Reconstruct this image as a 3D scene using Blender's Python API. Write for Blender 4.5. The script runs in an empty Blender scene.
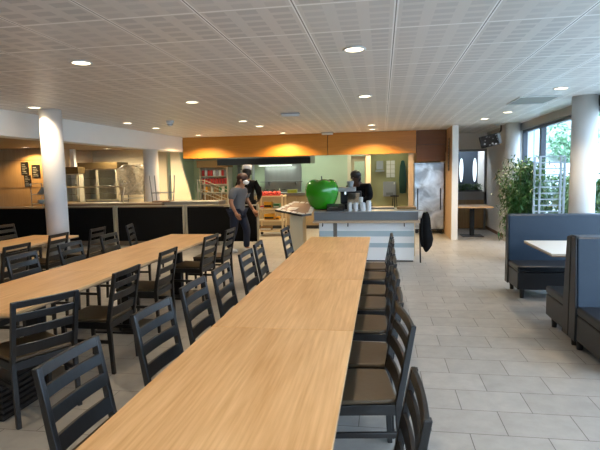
import bpy, bmesh, math, random
from mathutils import Vector, Matrix
random.seed(7)
PI = math.pi
SC = bpy.context.scene
C = SC.collection
CEIL = 2.65

# ------------------------------------------------------------------ materials
def lin(c):
    return tuple((x/12.92 if x <= .04045 else ((x+.055)/1.055)**2.4) for x in c)
def rgb(r, g, b): return lin((r/255, g/255, b/255)) + (1,)

def mat(name, col, rough=.5, metal=0, spec=.5, noise=0, scale=8, bump=0, emis=None, es=0, stretch=(1,1,1), trans=0, coat=0):
    m = bpy.data.materials.new(name); m.use_nodes = True
    nt = m.node_tree; n = nt.nodes; b = n['Principled BSDF']
    b.inputs['Base Color'].default_value = col
    b.inputs['Roughness'].default_value = rough
    b.inputs['Metallic'].default_value = metal
    b.inputs['Specular IOR Level'].default_value = spec
    b.inputs['Transmission Weight'].default_value = trans
    b.inputs['Coat Weight'].default_value = coat
    if emis:
        b.inputs['Emission Color'].default_value = emis
        b.inputs['Emission Strength'].default_value = es
    if noise or bump:
        tc = n.new('ShaderNodeTexCoord'); mp = n.new('ShaderNodeMapping'); mp.inputs['Scale'].default_value = stretch
        nz = n.new('ShaderNodeTexNoise'); nz.inputs['Scale'].default_value = scale; nz.inputs['Detail'].default_value = 5
        nt.links.new(tc.outputs['Object'], mp.inputs['Vector']); nt.links.new(mp.outputs[0], nz.inputs['Vector'])
        if noise:
            mx = n.new('ShaderNodeMix'); mx.data_type = 'RGBA'
            mx.inputs[6].default_value = tuple(max(0, c*(1-noise)) for c in col[:3]) + (1,)
            mx.inputs[7].default_value = tuple(min(1, c*(1+noise)) for c in col[:3]) + (1,)
            nt.links.new(nz.outputs['Fac'], mx.inputs[0]); nt.links.new(mx.outputs[2], b.inputs['Base Color'])
        if bump:
            bp = n.new('ShaderNodeBump'); bp.inputs['Strength'].default_value = bump; bp.inputs['Distance'].default_value = .01
            nt.links.new(nz.outputs['Fac'], bp.inputs['Height']); nt.links.new(bp.outputs[0], b.inputs['Normal'])
    return m

def wood_mat(name, c0, c1, rough=.4, s=6, axis='Y', fine=60, spec=.5):
    """straight grained wood, grain along the given axis"""
    m = bpy.data.materials.new(name); m.use_nodes = True
    nt = m.node_tree; n = nt.nodes; b = n['Principled BSDF']; b.inputs['Roughness'].default_value = rough
    b.inputs['Specular IOR Level'].default_value = spec
    tc = n.new('ShaderNodeTexCoord')
    def nz(sc, st, det, dist=0):
        mp = n.new('ShaderNodeMapping')
        v = [1,1,1]; v['XYZ'.index(axis)] = st; mp.inputs['Scale'].default_value = v
        t = n.new('ShaderNodeTexNoise'); t.inputs['Scale'].default_value = sc; t.inputs['Detail'].default_value = det
        t.inputs['Distortion'].default_value = dist
        nt.links.new(tc.outputs['Object'], mp.inputs['Vector']); nt.links.new(mp.outputs[0], t.inputs['Vector']); return t
    a = nz(s, .12, 6, .6); f = nz(fine, .04, 3)
    mix = n.new('ShaderNodeMath'); mix.operation = 'MULTIPLY_ADD'; mix.inputs[1].default_value = .5
    nt.links.new(f.outputs['Fac'], mix.inputs[0]); 
    ml = n.new('ShaderNodeMath'); ml.operation = 'MULTIPLY'; ml.inputs[1].default_value = .5
    nt.links.new(a.outputs['Fac'], ml.inputs[0]); nt.links.new(ml.outputs[0], mix.inputs[2])
    cr = n.new('ShaderNodeValToRGB'); cr.color_ramp.elements[0].position = .36; cr.color_ramp.elements[1].position = .64
    cr.color_ramp.elements[0].color = c0; cr.color_ramp.elements[1].color = c1
    nt.links.new(mix.outputs[0], cr.inputs[0]); nt.links.new(cr.outputs[0], b.inputs['Base Color'])
    return m

M = {}
M['oak'] = wood_mat('light_oak', rgb(200,152,98), rgb(230,188,136), .36, 7)
M['oak_edge'] = mat('oak_edge', rgb(150,122,92), .5, noise=.15)
M['blackwood'] = mat('black_stained_wood', rgb(12,11,11), .38, spec=.75, noise=.25, scale=20, stretch=(1,1,.2))
M['seat'] = mat('taupe_leatherette', rgb(78,63,42), .45, noise=.08, scale=30, bump=.1)
M['blackmetal'] = mat('black_metal', rgb(22,22,24), .45, metal=.3, noise=.1)
M['white'] = mat('white_plaster', rgb(232,230,226), .55, noise=.02, scale=3)
M['pillar'] = mat('white_painted_concrete', rgb(216,213,208), .6, noise=.02, scale=4)
M['cream'] = mat('cream_paint', rgb(214,200,170), .6, noise=.03, scale=3)
M['greenwall'] = mat('pale_green_tiles', rgb(188,200,170), .45, noise=.04, scale=4)
M['greendark'] = mat('olive_wall', rgb(158,156,112), .5, noise=.04, scale=4)
M['steel'] = mat('brushed_steel', rgb(176,180,180), .32, metal=.9, noise=.12, scale=10, stretch=(1,1,.1))
M['steel_dull'] = mat('dull_steel', rgb(130,130,126), .45, metal=.7, noise=.12, scale=6)
M['chrome'] = mat('polished_steel', rgb(205,200,190), .2, metal=1, noise=.03)
M['beech'] = wood_mat('beech_veneer', rgb(172,112,36), rgb(194,134,52), .38, 5, 'X')  # orange cast of the warm bulkhead downlights is put into the veneer colour
M['beech_v'] = wood_mat('beech_veneer_upright', rgb(158,128,92), rgb(178,148,110), .5, 5, 'Z')
M['navy'] = mat('navy_leatherette', rgb(15,38,56), .46, noise=.08, scale=25, bump=.08)
M['charcoal'] = mat('charcoal_leatherette', rgb(36,36,38), .45, noise=.08, scale=25, bump=.08)
M['blackfab'] = mat('black_fabric', rgb(10,10,11), .85, noise=.3, scale=30, spec=.2)
M['alu'] = mat('satin_aluminium', rgb(196,188,166), .4, metal=.5, noise=.06)
M['counterwhite'] = mat('white_laminate', rgb(244,246,245), .35, noise=.02, scale=3)
M['counterblue'] = mat('pale_blue_band', rgb(176,196,204), .35, noise=.02, scale=3)
M['tan'] = mat('tan_laminate', rgb(190,168,140), .45, noise=.06)
M['tandark'] = mat('brown_laminate', rgb(120,84,62), .45, noise=.1)
M['servery'] = mat('servery_wood', rgb(132,100,66), .45, noise=.12, stretch=(.2,1,1))
M['beige'] = mat('beige_laminate', rgb(196,176,140), .5, noise=.04)
M['rangefront'] = mat('range_front', rgb(138,120,90), .5, noise=.05)
M['leaf'] = mat('bamboo_leaf', rgb(62,102,44), .45, noise=.4, scale=6)
M['leaf2'] = mat('young_leaf', rgb(112,134,72), .45, noise=.35, scale=6)
M['stem'] = mat('plant_stem', rgb(112,116,66), .6, noise=.2)
M['bark'] = mat('tree_bark', rgb(92,78,62), .85, noise=.3, bump=.3)
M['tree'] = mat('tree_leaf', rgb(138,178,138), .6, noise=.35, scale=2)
M['soil'] = mat('potting_soil', rgb(58,46,36), .95, noise=.3, scale=40, bump=.4)
M['pot'] = mat('grey_planter', rgb(72,74,76), .5, noise=.06)
M['frame'] = mat('grey_window_frame', rgb(70,76,84), .4, metal=.3, noise=.05)
M['header'] = mat('grey_header', rgb(150,152,152), .5, noise=.04)
M['whitemetal'] = mat('white_metal', rgb(214,218,218), .4, noise=.03)
M['greypanel'] = mat('grey_plastic', rgb(150,152,154), .45, noise=.05)
M['dark'] = mat('dark_plastic', rgb(24,24,26), .35, noise=.1)
M['apple'] = mat('glossy_green_apple', rgb(40,150,10), .14, noise=.3, scale=3, coat=.6)
M['skin'] = mat('skin', rgb(160,112,84), .55, noise=.05)
M['skindark'] = mat('dark_skin', rgb(70,46,36), .5, noise=.05)
M['tshirt'] = mat('grey_marl_jersey', rgb(92,94,98), .9, noise=.12, scale=40)
M['jeans'] = mat('blue_denim', rgb(24,34,56), .85, noise=.2, scale=30)
M['chefblack'] = mat('black_jacket', rgb(8,8,9), .85, noise=.2, scale=20, spec=.2)
M['shoewhite'] = mat('white_shoe', rgb(220,220,218), .5, noise=.04)
M['hair'] = mat('auburn_hair', rgb(52,26,15), .6, noise=.3, scale=30, stretch=(1,1,.3))
M['hairdark'] = mat('black_hair', rgb(18,15,14), .6, noise=.3, scale=30)
M['whitecloth'] = mat('white_cloth', rgb(236,236,236), .8, noise=.03, bump=.05)
M['red'] = mat('red_carton', rgb(190,44,40), .5, noise=.1)
M['redtray'] = mat('red_checked_food', rgb(198,66,58), .5, noise=.25, scale=40)
M['yellow'] = mat('yellow_carton', rgb(226,160,30), .5, noise=.1)
M['yellowgreen'] = mat('yellow_green_box', rgb(190,196,70), .5, noise=.08)
M['greenbox'] = mat('green_carton', rgb(40,110,60), .5, noise=.1)
M['cardboard'] = mat('cardboard', rgb(150,116,72), .8, noise=.12, scale=12)
M['wrap'] = mat('clear_film', rgb(196,190,176), .22, noise=.35, scale=9, bump=1.0, stretch=(1,1,.4))
M['paper'] = mat('paper', rgb(224,222,214), .8, noise=.03)
M['teal'] = mat('dark_green_cloth', rgb(30,66,58), .8, noise=.2)
M['darkblue'] = mat('dark_blue_panel', rgb(54,66,80), .5, noise=.08)
M['whitetop'] = mat('pale_ash_tabletop', rgb(214,206,192), .3, noise=.05, scale=6, stretch=(.2,1,1))
M['trellis'] = mat('pale_grey_metal', rgb(172,180,184), .45, noise=.03)
M['cushion'] = mat('black_navy_leatherette', rgb(18,24,32), .42, noise=.06, scale=25)
M['lamp'] = mat('lamp_lens', (1,1,1,1), .4, emis=(1,.80,.52,1), es=5, noise=.01)
M['slot'] = mat('frosted_daylight_slot', rgb(220,232,240), .5, emis=(.75,.88,1,1), es=.8, noise=.02)
M['concrete'] = mat('grey_outdoor_paving', rgb(196,192,188), .8, noise=.08)
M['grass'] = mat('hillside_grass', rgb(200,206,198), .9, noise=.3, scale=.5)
M['facade'] = mat('pale_blue_facade', rgb(100,155,215), .6, noise=.03)
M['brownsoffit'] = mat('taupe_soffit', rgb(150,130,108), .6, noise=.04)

def floor_mat():
    m = bpy.data.materials.new('grey_stone_tiles'); m.use_nodes = True
    nt = m.node_tree; n = nt.nodes; b = n['Principled BSDF']
    tc = n.new('ShaderNodeTexCoord'); mp = n.new('ShaderNodeMapping')
    mp.inputs['Location'].default_value = (-.302, -.205, 0)
    br = n.new('ShaderNodeTexBrick'); br.inputs['Scale'].default_value = 1
    br.inputs['Brick Width'].default_value = .452; br.inputs['Row Height'].default_value = .3155
    br.inputs['Mortar Size'].default_value = .0026; br.inputs['Mortar Smooth'].default_value = .1; br.inputs['Bias'].default_value = 0
    br.offset = .5; br.squash = 1
    br.inputs['Color1'].default_value = rgb(167,163,156); br.inputs['Color2'].default_value = rgb(157,153,146)
    br.inputs['Mortar'].default_value = rgb(84,78,70)
    nt.links.new(tc.outputs['Object'], mp.inputs[0]); nt.links.new(mp.outputs[0], br.inputs['Vector'])
    nz = n.new('ShaderNodeTexNoise'); nz.inputs['Scale'].default_value = 7; nz.inputs['Detail'].default_value = 8; nz.inputs['Roughness'].default_value = .65
    nt.links.new(tc.outputs['Object'], nz.inputs['Vector'])
    mx = n.new('ShaderNodeMix'); mx.data_type = 'RGBA'; mx.blend_type = 'MULTIPLY'; mx.inputs[0].default_value = 1
    cr = n.new('ShaderNodeValToRGB'); cr.color_ramp.elements[0].color = (.82,.82,.82,1); cr.color_ramp.elements[1].color = (1.05,1.05,1.05,1)
    cr.color_ramp.elements[0].position = .3; cr.color_ramp.elements[1].position = .7
    nt.links.new(nz.outputs['Fac'], cr.inputs[0]); nt.links.new(br.outputs['Color'], mx.inputs[6]); nt.links.new(cr.outputs[0], mx.inputs[7])
    nt.links.new(mx.outputs[2], b.inputs['Base Color'])
    b.inputs['Roughness'].default_value = .36
    bp = n.new('ShaderNodeBump'); bp.inputs['Strength'].default_value = .25; bp.inputs['Distance'].default_value = .004; bp.invert = True
    nt.links.new(br.outputs['Fac'], bp.inputs['Height']); nt.links.new(bp.outputs[0], b.inputs['Normal'])
    return m
M['floor'] = floor_mat()

def ceiling_mat():
    """square lacquered metal tiles, each with blocks of fine perforation"""
    m = bpy.data.materials.new('perforated_ceiling_tiles'); m.use_nodes = True
    nt = m.node_tree; n = nt.nodes; b = n['Principled BSDF']
    tc = n.new('ShaderNodeTexCoord'); sp = n.new('ShaderNodeSeparateXYZ'); nt.links.new(tc.outputs['Object'], sp.inputs[0])
    def mth(op, a, bb=None, c=None):
        x = n.new('ShaderNodeMath'); x.operation = op
        for i, v in enumerate((a, bb, c)):
            if v is None: continue
            if isinstance(v, (int, float)): x.inputs[i].default_value = v
            else: nt.links.new(v, x.inputs[i])
        return x.outputs[0]
    def cell(src, off, size):     # 0..1 inside the period
        return mth('FRACT', mth('DIVIDE', mth('SUBTRACT', src, off), size))
    X, Y = sp.outputs[0], sp.outputs[1]
    T = .635
    fx = cell(X, .093-T*30, T); fy = cell(Y, 3.205-T*20, T)
    def near_edge(f, w): return mth('LESS_THAN', mth('SUBTRACT', .5, mth('ABSOLUTE', mth('SUBTRACT', f, .5))), w)
    lineX = near_edge(fx, .006); lineY = near_edge(fy, .014); lineW = near_edge(fx, .024)
    def block(f, n_, duty):
        g = mth('FRACT', mth('MULTIPLY', f, n_))
        return mth('LESS_THAN', mth('ABSOLUTE', mth('SUBTRACT', g, .5)), duty/2)
    blk = mth('MULTIPLY', block(fx, 3, .62), block(fy, 5, .62))
    # a few plain rows: blocks fade with a low frequency pattern of whole tiles
    tile = n.new('ShaderNodeTexWhiteNoise'); tile.noise_dimensions = '2D'
    cx = mth('FLOOR', mth('DIVIDE', mth('SUBTRACT', X, .093-T*30), T)); cy = mth('FLOOR', mth('DIVIDE', mth('SUBTRACT', Y, 3.205-T*20), T))
    cb = n.new('ShaderNodeCombineXYZ'); nt.links.new(cx, cb.inputs[0]); nt.links.new(cy, cb.inputs[1]); nt.links.new(cb.outputs[0], tile.inputs['Vector'])
    base = n.new('ShaderNodeMix'); base.data_type = 'RGBA'
    base.inputs[6].default_value = rgb(220,218,215); base.inputs[7].default_value = rgb(198,197,196)
    nt.links.new(mth('MULTIPLY', blk, mth('MULTIPLY_ADD', tile.outputs['Value'], .5, .5)), base.inputs[0])
    l1 = n.new('ShaderNodeMix'); l1.data_type = 'RGBA'; l1.inputs[7].default_value = (1,1,1,1)
    nt.links.new(base.outputs[2], l1.inputs[6]); nt.links.new(mth('MAXIMUM', lineY, lineW), l1.inputs[0])
    l2 = n.new('ShaderNodeMix'); l2.data_type = 'RGBA'; l2.inputs[7].default_value = rgb(120,118,116)
    nt.links.new(l1.outputs[2], l2.inputs[6]); nt.links.new(lineX, l2.inputs[0])
    nt.links.new(l2.outputs[2], b.inputs['Base Color'])
    b.inputs['Roughness'].default_value = .42
    return m
M['ceiling'] = ceiling_mat()

def glass_mat():
    m = bpy.data.materials.new('window_glass'); m.use_nodes = True
    nt = m.node_tree; n = nt.nodes; n.remove(n['Principled BSDF'])
    t = n.new('ShaderNodeBsdfTransparent'); t.inputs[0].default_value = (.93,.97,.98,1)
    g = n.new('ShaderNodeBsdfGlossy'); g.inputs['Roughness'].default_value = .02
    lw = n.new('ShaderNodeLayerWeight'); pw = n.new('ShaderNodeMath'); pw.operation = 'POWER'; pw.inputs[1].default_value = 5
    nt.links.new(lw.outputs['Facing'], pw.inputs[0])
    f = n.new('ShaderNodeMath'); f.operation = 'MULTIPLY_ADD'; f.inputs[1].default_value = .5; f.inputs[2].default_value = .03; nt.links.new(pw.outputs[0], f.inputs[0])
    mx = n.new('ShaderNodeMixShader'); nt.links.new(f.outputs[0], mx.inputs[0]); nt.links.new(t.outputs[0], mx.inputs[1]); nt.links.new(g.outputs[0], mx.inputs[2])
    nt.links.new(mx.outputs[0], n['Material Output'].inputs[0]); return m
M['glass'] = glass_mat()

def frost_mat():
    m = bpy.data.materials.new('dusty_film'); m.use_nodes = True
    nt = m.node_tree; n = nt.nodes; b = n['Principled BSDF']
    b.inputs['Base Color'].default_value = rgb(214,204,182); b.inputs['Roughness'].default_value = .2
    tc = n.new('ShaderNodeTexCoord'); nz = n.new('ShaderNodeTexNoise'); nz.inputs['Scale'].default_value = 7; nz.inputs['Distortion'].default_value = 1.5
    nt.links.new(tc.outputs['Object'], nz.inputs['Vector'])
    t = n.new('ShaderNodeBsdfTransparent'); mx = n.new('ShaderNodeMixShader'); mx.inputs[0].default_value = .5
    nt.links.new(nz.outputs['Fac'], mx.inputs[0])
    nt.links.new(t.outputs[0], mx.inputs[1]); nt.links.new(b.outputs[0], mx.inputs[2]); nt.links.new(mx.outputs[0], n['Material Output'].inputs[0])
    bp = n.new('ShaderNodeBump'); bp.inputs['Strength'].default_value = 1; bp.inputs['Distance'].default_value = .05
    nt.links.new(nz.outputs['Fac'], bp.inputs['Height']); nt.links.new(bp.outputs[0], b.inputs['Normal'])
    return m
M['film'] = frost_mat()

def foil_mat():
    m = bpy.data.materials.new('film_covered_steel'); m.use_nodes = True
    nt = m.node_tree; n = nt.nodes; b = n['Principled BSDF']; b.inputs['Roughness'].default_value = .28; b.inputs['Metallic'].default_value = .75
    tc = n.new('ShaderNodeTexCoord'); nz = n.new('ShaderNodeTexNoise'); nz.inputs['Scale'].default_value = 2.6; nz.inputs['Distortion'].default_value = .7; nz.inputs['Detail'].default_value = 3
    nt.links.new(tc.outputs['Object'], nz.inputs['Vector'])
    cr = n.new('ShaderNodeValToRGB'); cr.color_ramp.elements[0].color = rgb(150,153,154); cr.color_ramp.elements[1].color = rgb(214,219,220)
    cr.color_ramp.elements[0].position = .4; cr.color_ramp.elements[1].position = .62
    nt.links.new(nz.outputs['Fac'], cr.inputs[0]); nt.links.new(cr.outputs[0], b.inputs['Base Color'])
    bp = n.new('ShaderNodeBump'); bp.inputs['Strength'].default_value = .5; bp.inputs['Distance'].default_value = .03
    nt.links.new(nz.outputs['Fac'], bp.inputs['Height']); nt.links.new(bp.outputs[0], b.inputs['Normal'])
    return m
M['foil'] = foil_mat()

# ------------------------------------------------------------------ mesh helpers
class MB:
    def __init__(s): s.bm = bmesh.new()
    def box(s, x0, x1, y0, y1, z0, z1, mx=None):
        v = [s.bm.verts.new(Vector(p)) for p in ((x0,y0,z0),(x1,y0,z0),(x1,y1,z0),(x0,y1,z0),(x0,y0,z1),(x1,y0,z1),(x1,y1,z1),(x0,y1,z1))]
        if mx is not None:
            for q in v: q.co = mx @ q.co
        for f in ((0,3,2,1),(4,5,6,7),(0,1,5,4),(1,2,6,5),(2,3,7,6),(3,0,4,7)): s.bm.faces.new([v[i] for i in f])
        return s
    def prism(s, pts, axis, a, b):
        """extrude a 2-D outline along axis between a and b; pts in the two other axes in order"""
        def P(p, t): return {'X':(t,p[0],p[1]), 'Y':(p[0],t,p[1]), 'Z':(p[0],p[1],t)}[axis]
        A = [s.bm.verts.new(P(p, a)) for p in pts]; B = [s.bm.verts.new(P(p, b)) for p in pts]
        s.bm.faces.new(A[::-1]); s.bm.faces.new(B)
        for i in range(len(pts)):
            j = (i+1) % len(pts); s.bm.faces.new((A[i], A[j], B[j], B[i]))
        return s
    def tube(s, pts, r, seg=8, cap=True):
        pts = [Vector(p) for p in pts]; rings = []
        rr = r if isinstance(r, (list, tuple)) else [r]*len(pts)
        up = None
        for i, p in enumerate(pts):
            d = (pts[min(i+1, len(pts)-1)] - pts[max(i-1, 0)]).normalized()
            if up is None: up = Vector((0,0,1)) if abs(d.z) < .9 else Vector((1,0,0))
            a = d.cross(up).normalized(); b = d.cross(a).normalized(); up = -b if False else a.cross(d)
            rings.append([s.bm.verts.new(p + a*math.cos(2*PI*k/seg)*rr[i] + b*math.sin(2*PI*k/seg)*rr[i]) for k in range(seg)])
        for A, B in zip(rings, rings[1:]):
            for k in range(seg): s.bm.faces.new((A[k], A[(k+1)%seg], B[(k+1)%seg], B[k]))
        if cap: s.bm.faces.new(rings[0][::-1]); s.bm.faces.new(rings[-1])
        return s
    def cyl(s, x, y, z0, z1, r, seg=20, r2=None):
        return s.tube([(x,y,z0),(x,y,z1)], [r, r if r2 is None else r2], seg)
    def lathe(s, prof, seg=24, c=(0,0,0)):
        rings = []
        for r, z in prof:
            if r < 1e-5: rings.append([s.bm.verts.new((c[0], c[1], c[2]+z))])
            else: rings.append([s.bm.verts.new((c[0]+r*math.cos(2*PI*k/seg), c[1]+r*math.sin(2*PI*k/seg), c[2]+z)) for k in range(seg)])
        for A, B in zip(rings, rings[1:]):
            for k in range(seg):
                a0, a1 = A[k%len(A)], A[(k+1)%len(A)]; b0, b1 = B[k%len(B)], B[(k+1)%len(B)]
                vs = []
                for q in (a0, a1, b1, b0):
                    if q not in vs: vs.append(q)
                if len(vs) > 2: s.bm.faces.new(vs)
        return s
    def ell(s, c, r, seg=14, rings=8):
        pr = [(math.sin(PI*i/rings), -math.cos(PI*i/rings)) for i in range(rings+1)]
        n0 = len(s.bm.verts); s.lathe([(max(a,0) if 0 < i < rings else 0, b) for i, (a, b) in enumerate(pr)], seg)
        s.bm.verts.ensure_lookup_table()
        for q in s.bm.verts[n0:]: q.co = Vector((c[0]+q.co.x*r[0], c[1]+q.co.y*r[1], c[2]+q.co.z*r[2]))
        return s
    def quad(s, a, b, c, d):
        s.bm.faces.new([s.bm.verts.new(p) for p in (a,b,c,d)]); return s
    def build(s, name, m, parent=None, bevel=0, smooth=False, loc=None, rot=None, seg=2):
        bmesh.ops.recalc_face_normals(s.bm, faces=s.bm.faces)
        me = bpy.data.meshes.new(name); s.bm.to_mesh(me); s.bm.free()
        for mm in (m if isinstance(m, list) else [m]): me.materials.append(mm)
        if smooth:
            for p in me.polygons: p.use_smooth = True
        o = bpy.data.objects.new(name, me); C.objects.link(o)
        if parent: o.parent = parent
        if loc: o.location = loc
        if rot: o.rotation_euler = rot
        if bevel:
            b = o.modifiers.new('bevel', 'BEVEL'); b.width = bevel; b.segments = seg; b.limit_method = 'ANGLE'; b.angle_limit = math.radians(40)
        return o

def thing(name, label, cat, loc=(0,0,0), rz=0, group=None):
    o = bpy.data.objects.new(name, None); C.objects.link(o); o.empty_display_size = .1
    o.location = loc; o.rotation_euler = (0,0,rz); return tag(o, label, cat, group)
def tag(o, label, cat, group=None, kind=None):
    o['label'] = label; o['category'] = cat
    if group: o['group'] = group
    if kind: o['kind'] = kind
    return o
def struct(o): o['kind'] = 'structure'; return o
def dup(root, loc, rz=0, label=None, group=None):
    r = root.copy(); C.objects.link(r); r.location = loc; r.rotation_euler = (0,0,rz)
    if label: r['label'] = label
    if group: r['group'] = group
    for ch in list(root.children):
        c = ch.copy(); C.objects.link(c); c.parent = r
        for g in list(ch.children):
            d = g.copy(); C.objects.link(d); d.parent = c
    return r

# ------------------------------------------------------------------ room shell
struct(MB().box(-13,3.4,-3,17,-.12,0).build('floor', M['floor']))
struct(MB().box(-13,3.4,-3,17,CEIL,CEIL+.15).build('ceiling', M['ceiling']))
WX = 3.10
# window wall on the right: sill, header, end walls
struct(MB().box(WX,WX+.28,-3,12.15,0,.30).build('wall_right_sill', M['white']))
struct(MB().box(WX,WX+.28,-3,12.15,2.50,CEIL).build('wall_right_header', M['header']))
struct(MB().box(2.86,WX+.28,12.15,17,0,CEIL).build('wall_right', M['cream'] if 0 else M['white']))
struct(MB().box(-13,1.16,-3.28,-3,0,CEIL).box(1.16,3.38,-3.28,-3,0,.3).box(1.16,3.38,-3.28,-3,2.5,CEIL).build('wall_back', M['white']))
struct(MB().box(-13.2,-13,-3,17,0,CEIL).build('wall_left', M['white']))
struct(MB().box(-13.2,3.4,17,17.2,0,CEIL).build('wall_front', M['white']))
# full height windows
edges = [-3,-.9,1.1,3.05,5.0,6.95,8.85,10.85,12.15]
for i in range(8):
    a, b = edges[i], edges[i+1]
    w = bpy.data.objects.new('window_%d' % (i+1), None); C.objects.link(w); struct(w); w.location = (WX+.1, (a+b)/2, .3)
    h = (b-a)/2; H = 2.2; f = .055
    MB().box(-.05,.05,-h,-h+f,0,H).box(-.05,.05,h-f,h,0,H).box(-.05,.05,-h+f,h-f,0,f).box(-.05,.05,-h+f,h-f,H-f,H).build('window_frame', M['frame'], w, .004)
    MB().box(-.006,.006,-h+f,h-f,f,H-f).build('glass_pane', M['glass'], w)

for i in range(1):      # glazed end of the room behind the camera
    w = bpy.data.objects.new('window_%d' % (i+9), None); C.objects.link(w); struct(w); w.location = (2.27, -3.1, .3)
    h = 1.108; H = 2.2; f = .055
    MB().box(-h,-h+f,-.05,.05,0,H).box(h-f,h,-.05,.05,0,H).box(-h+f,h-f,-.05,.05,0,f).box(-h+f,h-f,-.05,.05,H-f,H).build('window_frame', M['frame'], w, .004)
    MB().box(-h+f,h-f,-.006,.006,f,H-f).build('glass_pane', M['glass'], w)

# beam along the left of the dining room (very slightly out of square with the hall)
def beamx(y): return -5.60 + (y-6.76)*.04
b = MB(); y0, y1 = -3, 13.05
b.prism([(beamx(y0),y0),(beamx(y1),y1),(beamx(y1)-.32,y1),(beamx(y0)-.32,y0)], 'Z', 2.26, CEIL)
struct(b.build('trim_1', M['white'], bevel=.004)); bpy.data.objects['trim_1'].name = 'trim_1'
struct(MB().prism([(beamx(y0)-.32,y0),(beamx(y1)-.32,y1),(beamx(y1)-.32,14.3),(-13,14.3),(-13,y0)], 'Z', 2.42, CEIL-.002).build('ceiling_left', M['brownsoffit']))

# kitchen bulkhead, veneer boards with fine joints
bh = MB()
for a, c in ((-5.36,-1.40),(-1.385,.855)): bh.box(a,c,13.10,13.16,2.085,CEIL)
struct(bh.build('wall_bulkhead', M['beech'], bevel=.002))
struct(MB().box(.87,1.58,13.10,13.16,1.87,2.28).box(.87,1.58,13.10,13.16,2.29,CEIL).build('wall_over_refrigerator', wood_mat('dark_veneer', rgb(104,66,34), rgb(120,80,44), .45, 5, 'X'), bevel=.002))
struct(MB().box(-5.36,1.60,13.16,13.24,2.085,CEIL).build('wall_bulkhead_core', M['dark']))
struct(MB().box(1.60,1.66,12.12,14.4,0,CEIL).build('wall_panel', M['beech_v']))
struct(MB().box(1.60,1.735,12.02,12.12,0,CEIL).build('trim_2', M['white'], bevel=.004))
struct(MB().box(.67,.80,13.16,13.27,0,2.085).build('trim_3', M['tan'], bevel=.003))
struct(MB().box(-.41,-.29,13.16,13.27,0,2.085).build('trim_4', M['cream'], bevel=.003))
# kitchen walls
struct(MB().box(-6.5,1.7,16.4,16.5,0,CEIL).build('wall_kitchen', M['greenwall']))
struct(MB().box(-.32,.86,15.1,15.2,0,CEIL).build('wall_pantry', M['greendark']))
struct(MB().box(.80,1.60,14.35,14.45,0,CEIL).build('wall_cabinet', M['beech_v']))
struct(MB().box(-10.4,-8.80,12.0,12.1,0,2.42).build('wall_wood', M['beech_v']))
struct(MB().box(-13,-10.4,12.0,12.1,0,2.42).build('wall_far_left', M['beech_v']))
struct(MB().box(-10.4,-8.80,11.992,12.0,2.10,2.112).box(-10.4,-8.80,11.992,12.0,1.38,1.388).build('trim_7', M['servery']))
struct(MB().box(-8.80,-8.72,12.0,14.2,0,2.42).build('wall_wood_return', M['tan']))
struct(MB().box(-8.80,-6.35,14.2,14.3,0,2.42).build('wall_servery', M['cream']))
struct(MB().box(-6.42,-6.35,14.3,16.4,0,2.42).build('wall_servery_return', M['greenwall']))
struct(MB().prism([(-6.02,0),(-6.02,2.4),(-5.80,2.4),(-5.22,0)], 'Y', 13.75, 13.85).build('wall_wedge', M['cream']))
struct(MB().box(-8.62,-8.50,12.9,13.0,0,2.42).build('trim_5', M['white']))
# right-hand rear: opening to the corridor
struct(MB().box(1.66,2.02,14.6,14.7,0,CEIL).box(2.02,2.86,14.6,14.7,2.2,CEIL).build('wall_rear', M['white']))
struct(MB().box(1.66,2.86,15.9,16.0,0,CEIL).build('wall_corridor', M['darkblue']))
struct(MB().box(2.02,2.86,14.58,14.64,0,.80).build('wall_dado', M['beech_v']))
struct(MB().box(2.02,2.86,14.56,14.62,.80,1.03).box(2.02,2.07,14.56,14.62,1.03,2.2).box(2.80,2.86,14.56,14.62,.0,2.2).box(2.07,2.80,14.56,14.62,2.14,2.2).build('door_1', M['greypanel'], bevel=.003))
struct(MB().box(2.846,2.86,12.15,14.55,0,.08).build('baseboard_right', M['tandark']))

def pillar(name, x, y, r, z1):
    o = MB().cyl(x, y, 0, z1, r, 40).build(name, M['pillar'], smooth=False)
    for p in o.data.polygons: p.use_smooth = len(p.vertices) == 4
    return o
tag(pillar('column', -5.0, 7.06, .16, CEIL), 'round white column at left rising behind the far dining tables', 'column')
tag(pillar('column', -5.52, 11.46, .175, 2.26), 'round white column behind the servery counter, under the beam', 'column')
tag(pillar('column', 2.92, 7.98, .172, CEIL), 'thick round white column by the windows behind the booth', 'column')
tag(pillar('column', 2.90, 12.0, .15, CEIL), 'slim pale column in the corner beside the wall television', 'column')

# ------------------------------------------------------------------ downlights and ceiling fittings
def spot(parent, power, col, size=math.radians(118), blend=.7, z=-.03):
    l = bpy.data.lights.new('lamp_beam', 'SPOT'); l.energy = power; l.color = col; l.spot_size = size; l.spot_blend = blend; l.shadow_soft_size = .05
    o = bpy.data.objects.new('lamp_beam', l); C.objects.link(o); o.parent = parent; o.location = (0,0,z); return o
def downlight(x, y, label, z=CEIL, power=34, col=(1,.80,.55), group='ceiling downlights', sharp=False):
    t = thing('downlight', label, 'ceiling light', (x,y,z), 0, group)
    MB().lathe([(.078,0),(.098,0),(.100,-.006),(.092,-.011),(.078,-.008)], 28).build('trim_ring', M['whitemetal'], t, smooth=True)
    MB().lathe([(0,-.004),(.078,-.004),(.078,-.001),(0,-.001)], 28).build('lens', M['lamp'], t)
    spot(t, power, col, math.radians(172 if z < 2.5 and not sharp else 146 if sharp else 120), .45 if sharp else .7)
    return t
WARM = (1,.80,.56)
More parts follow.
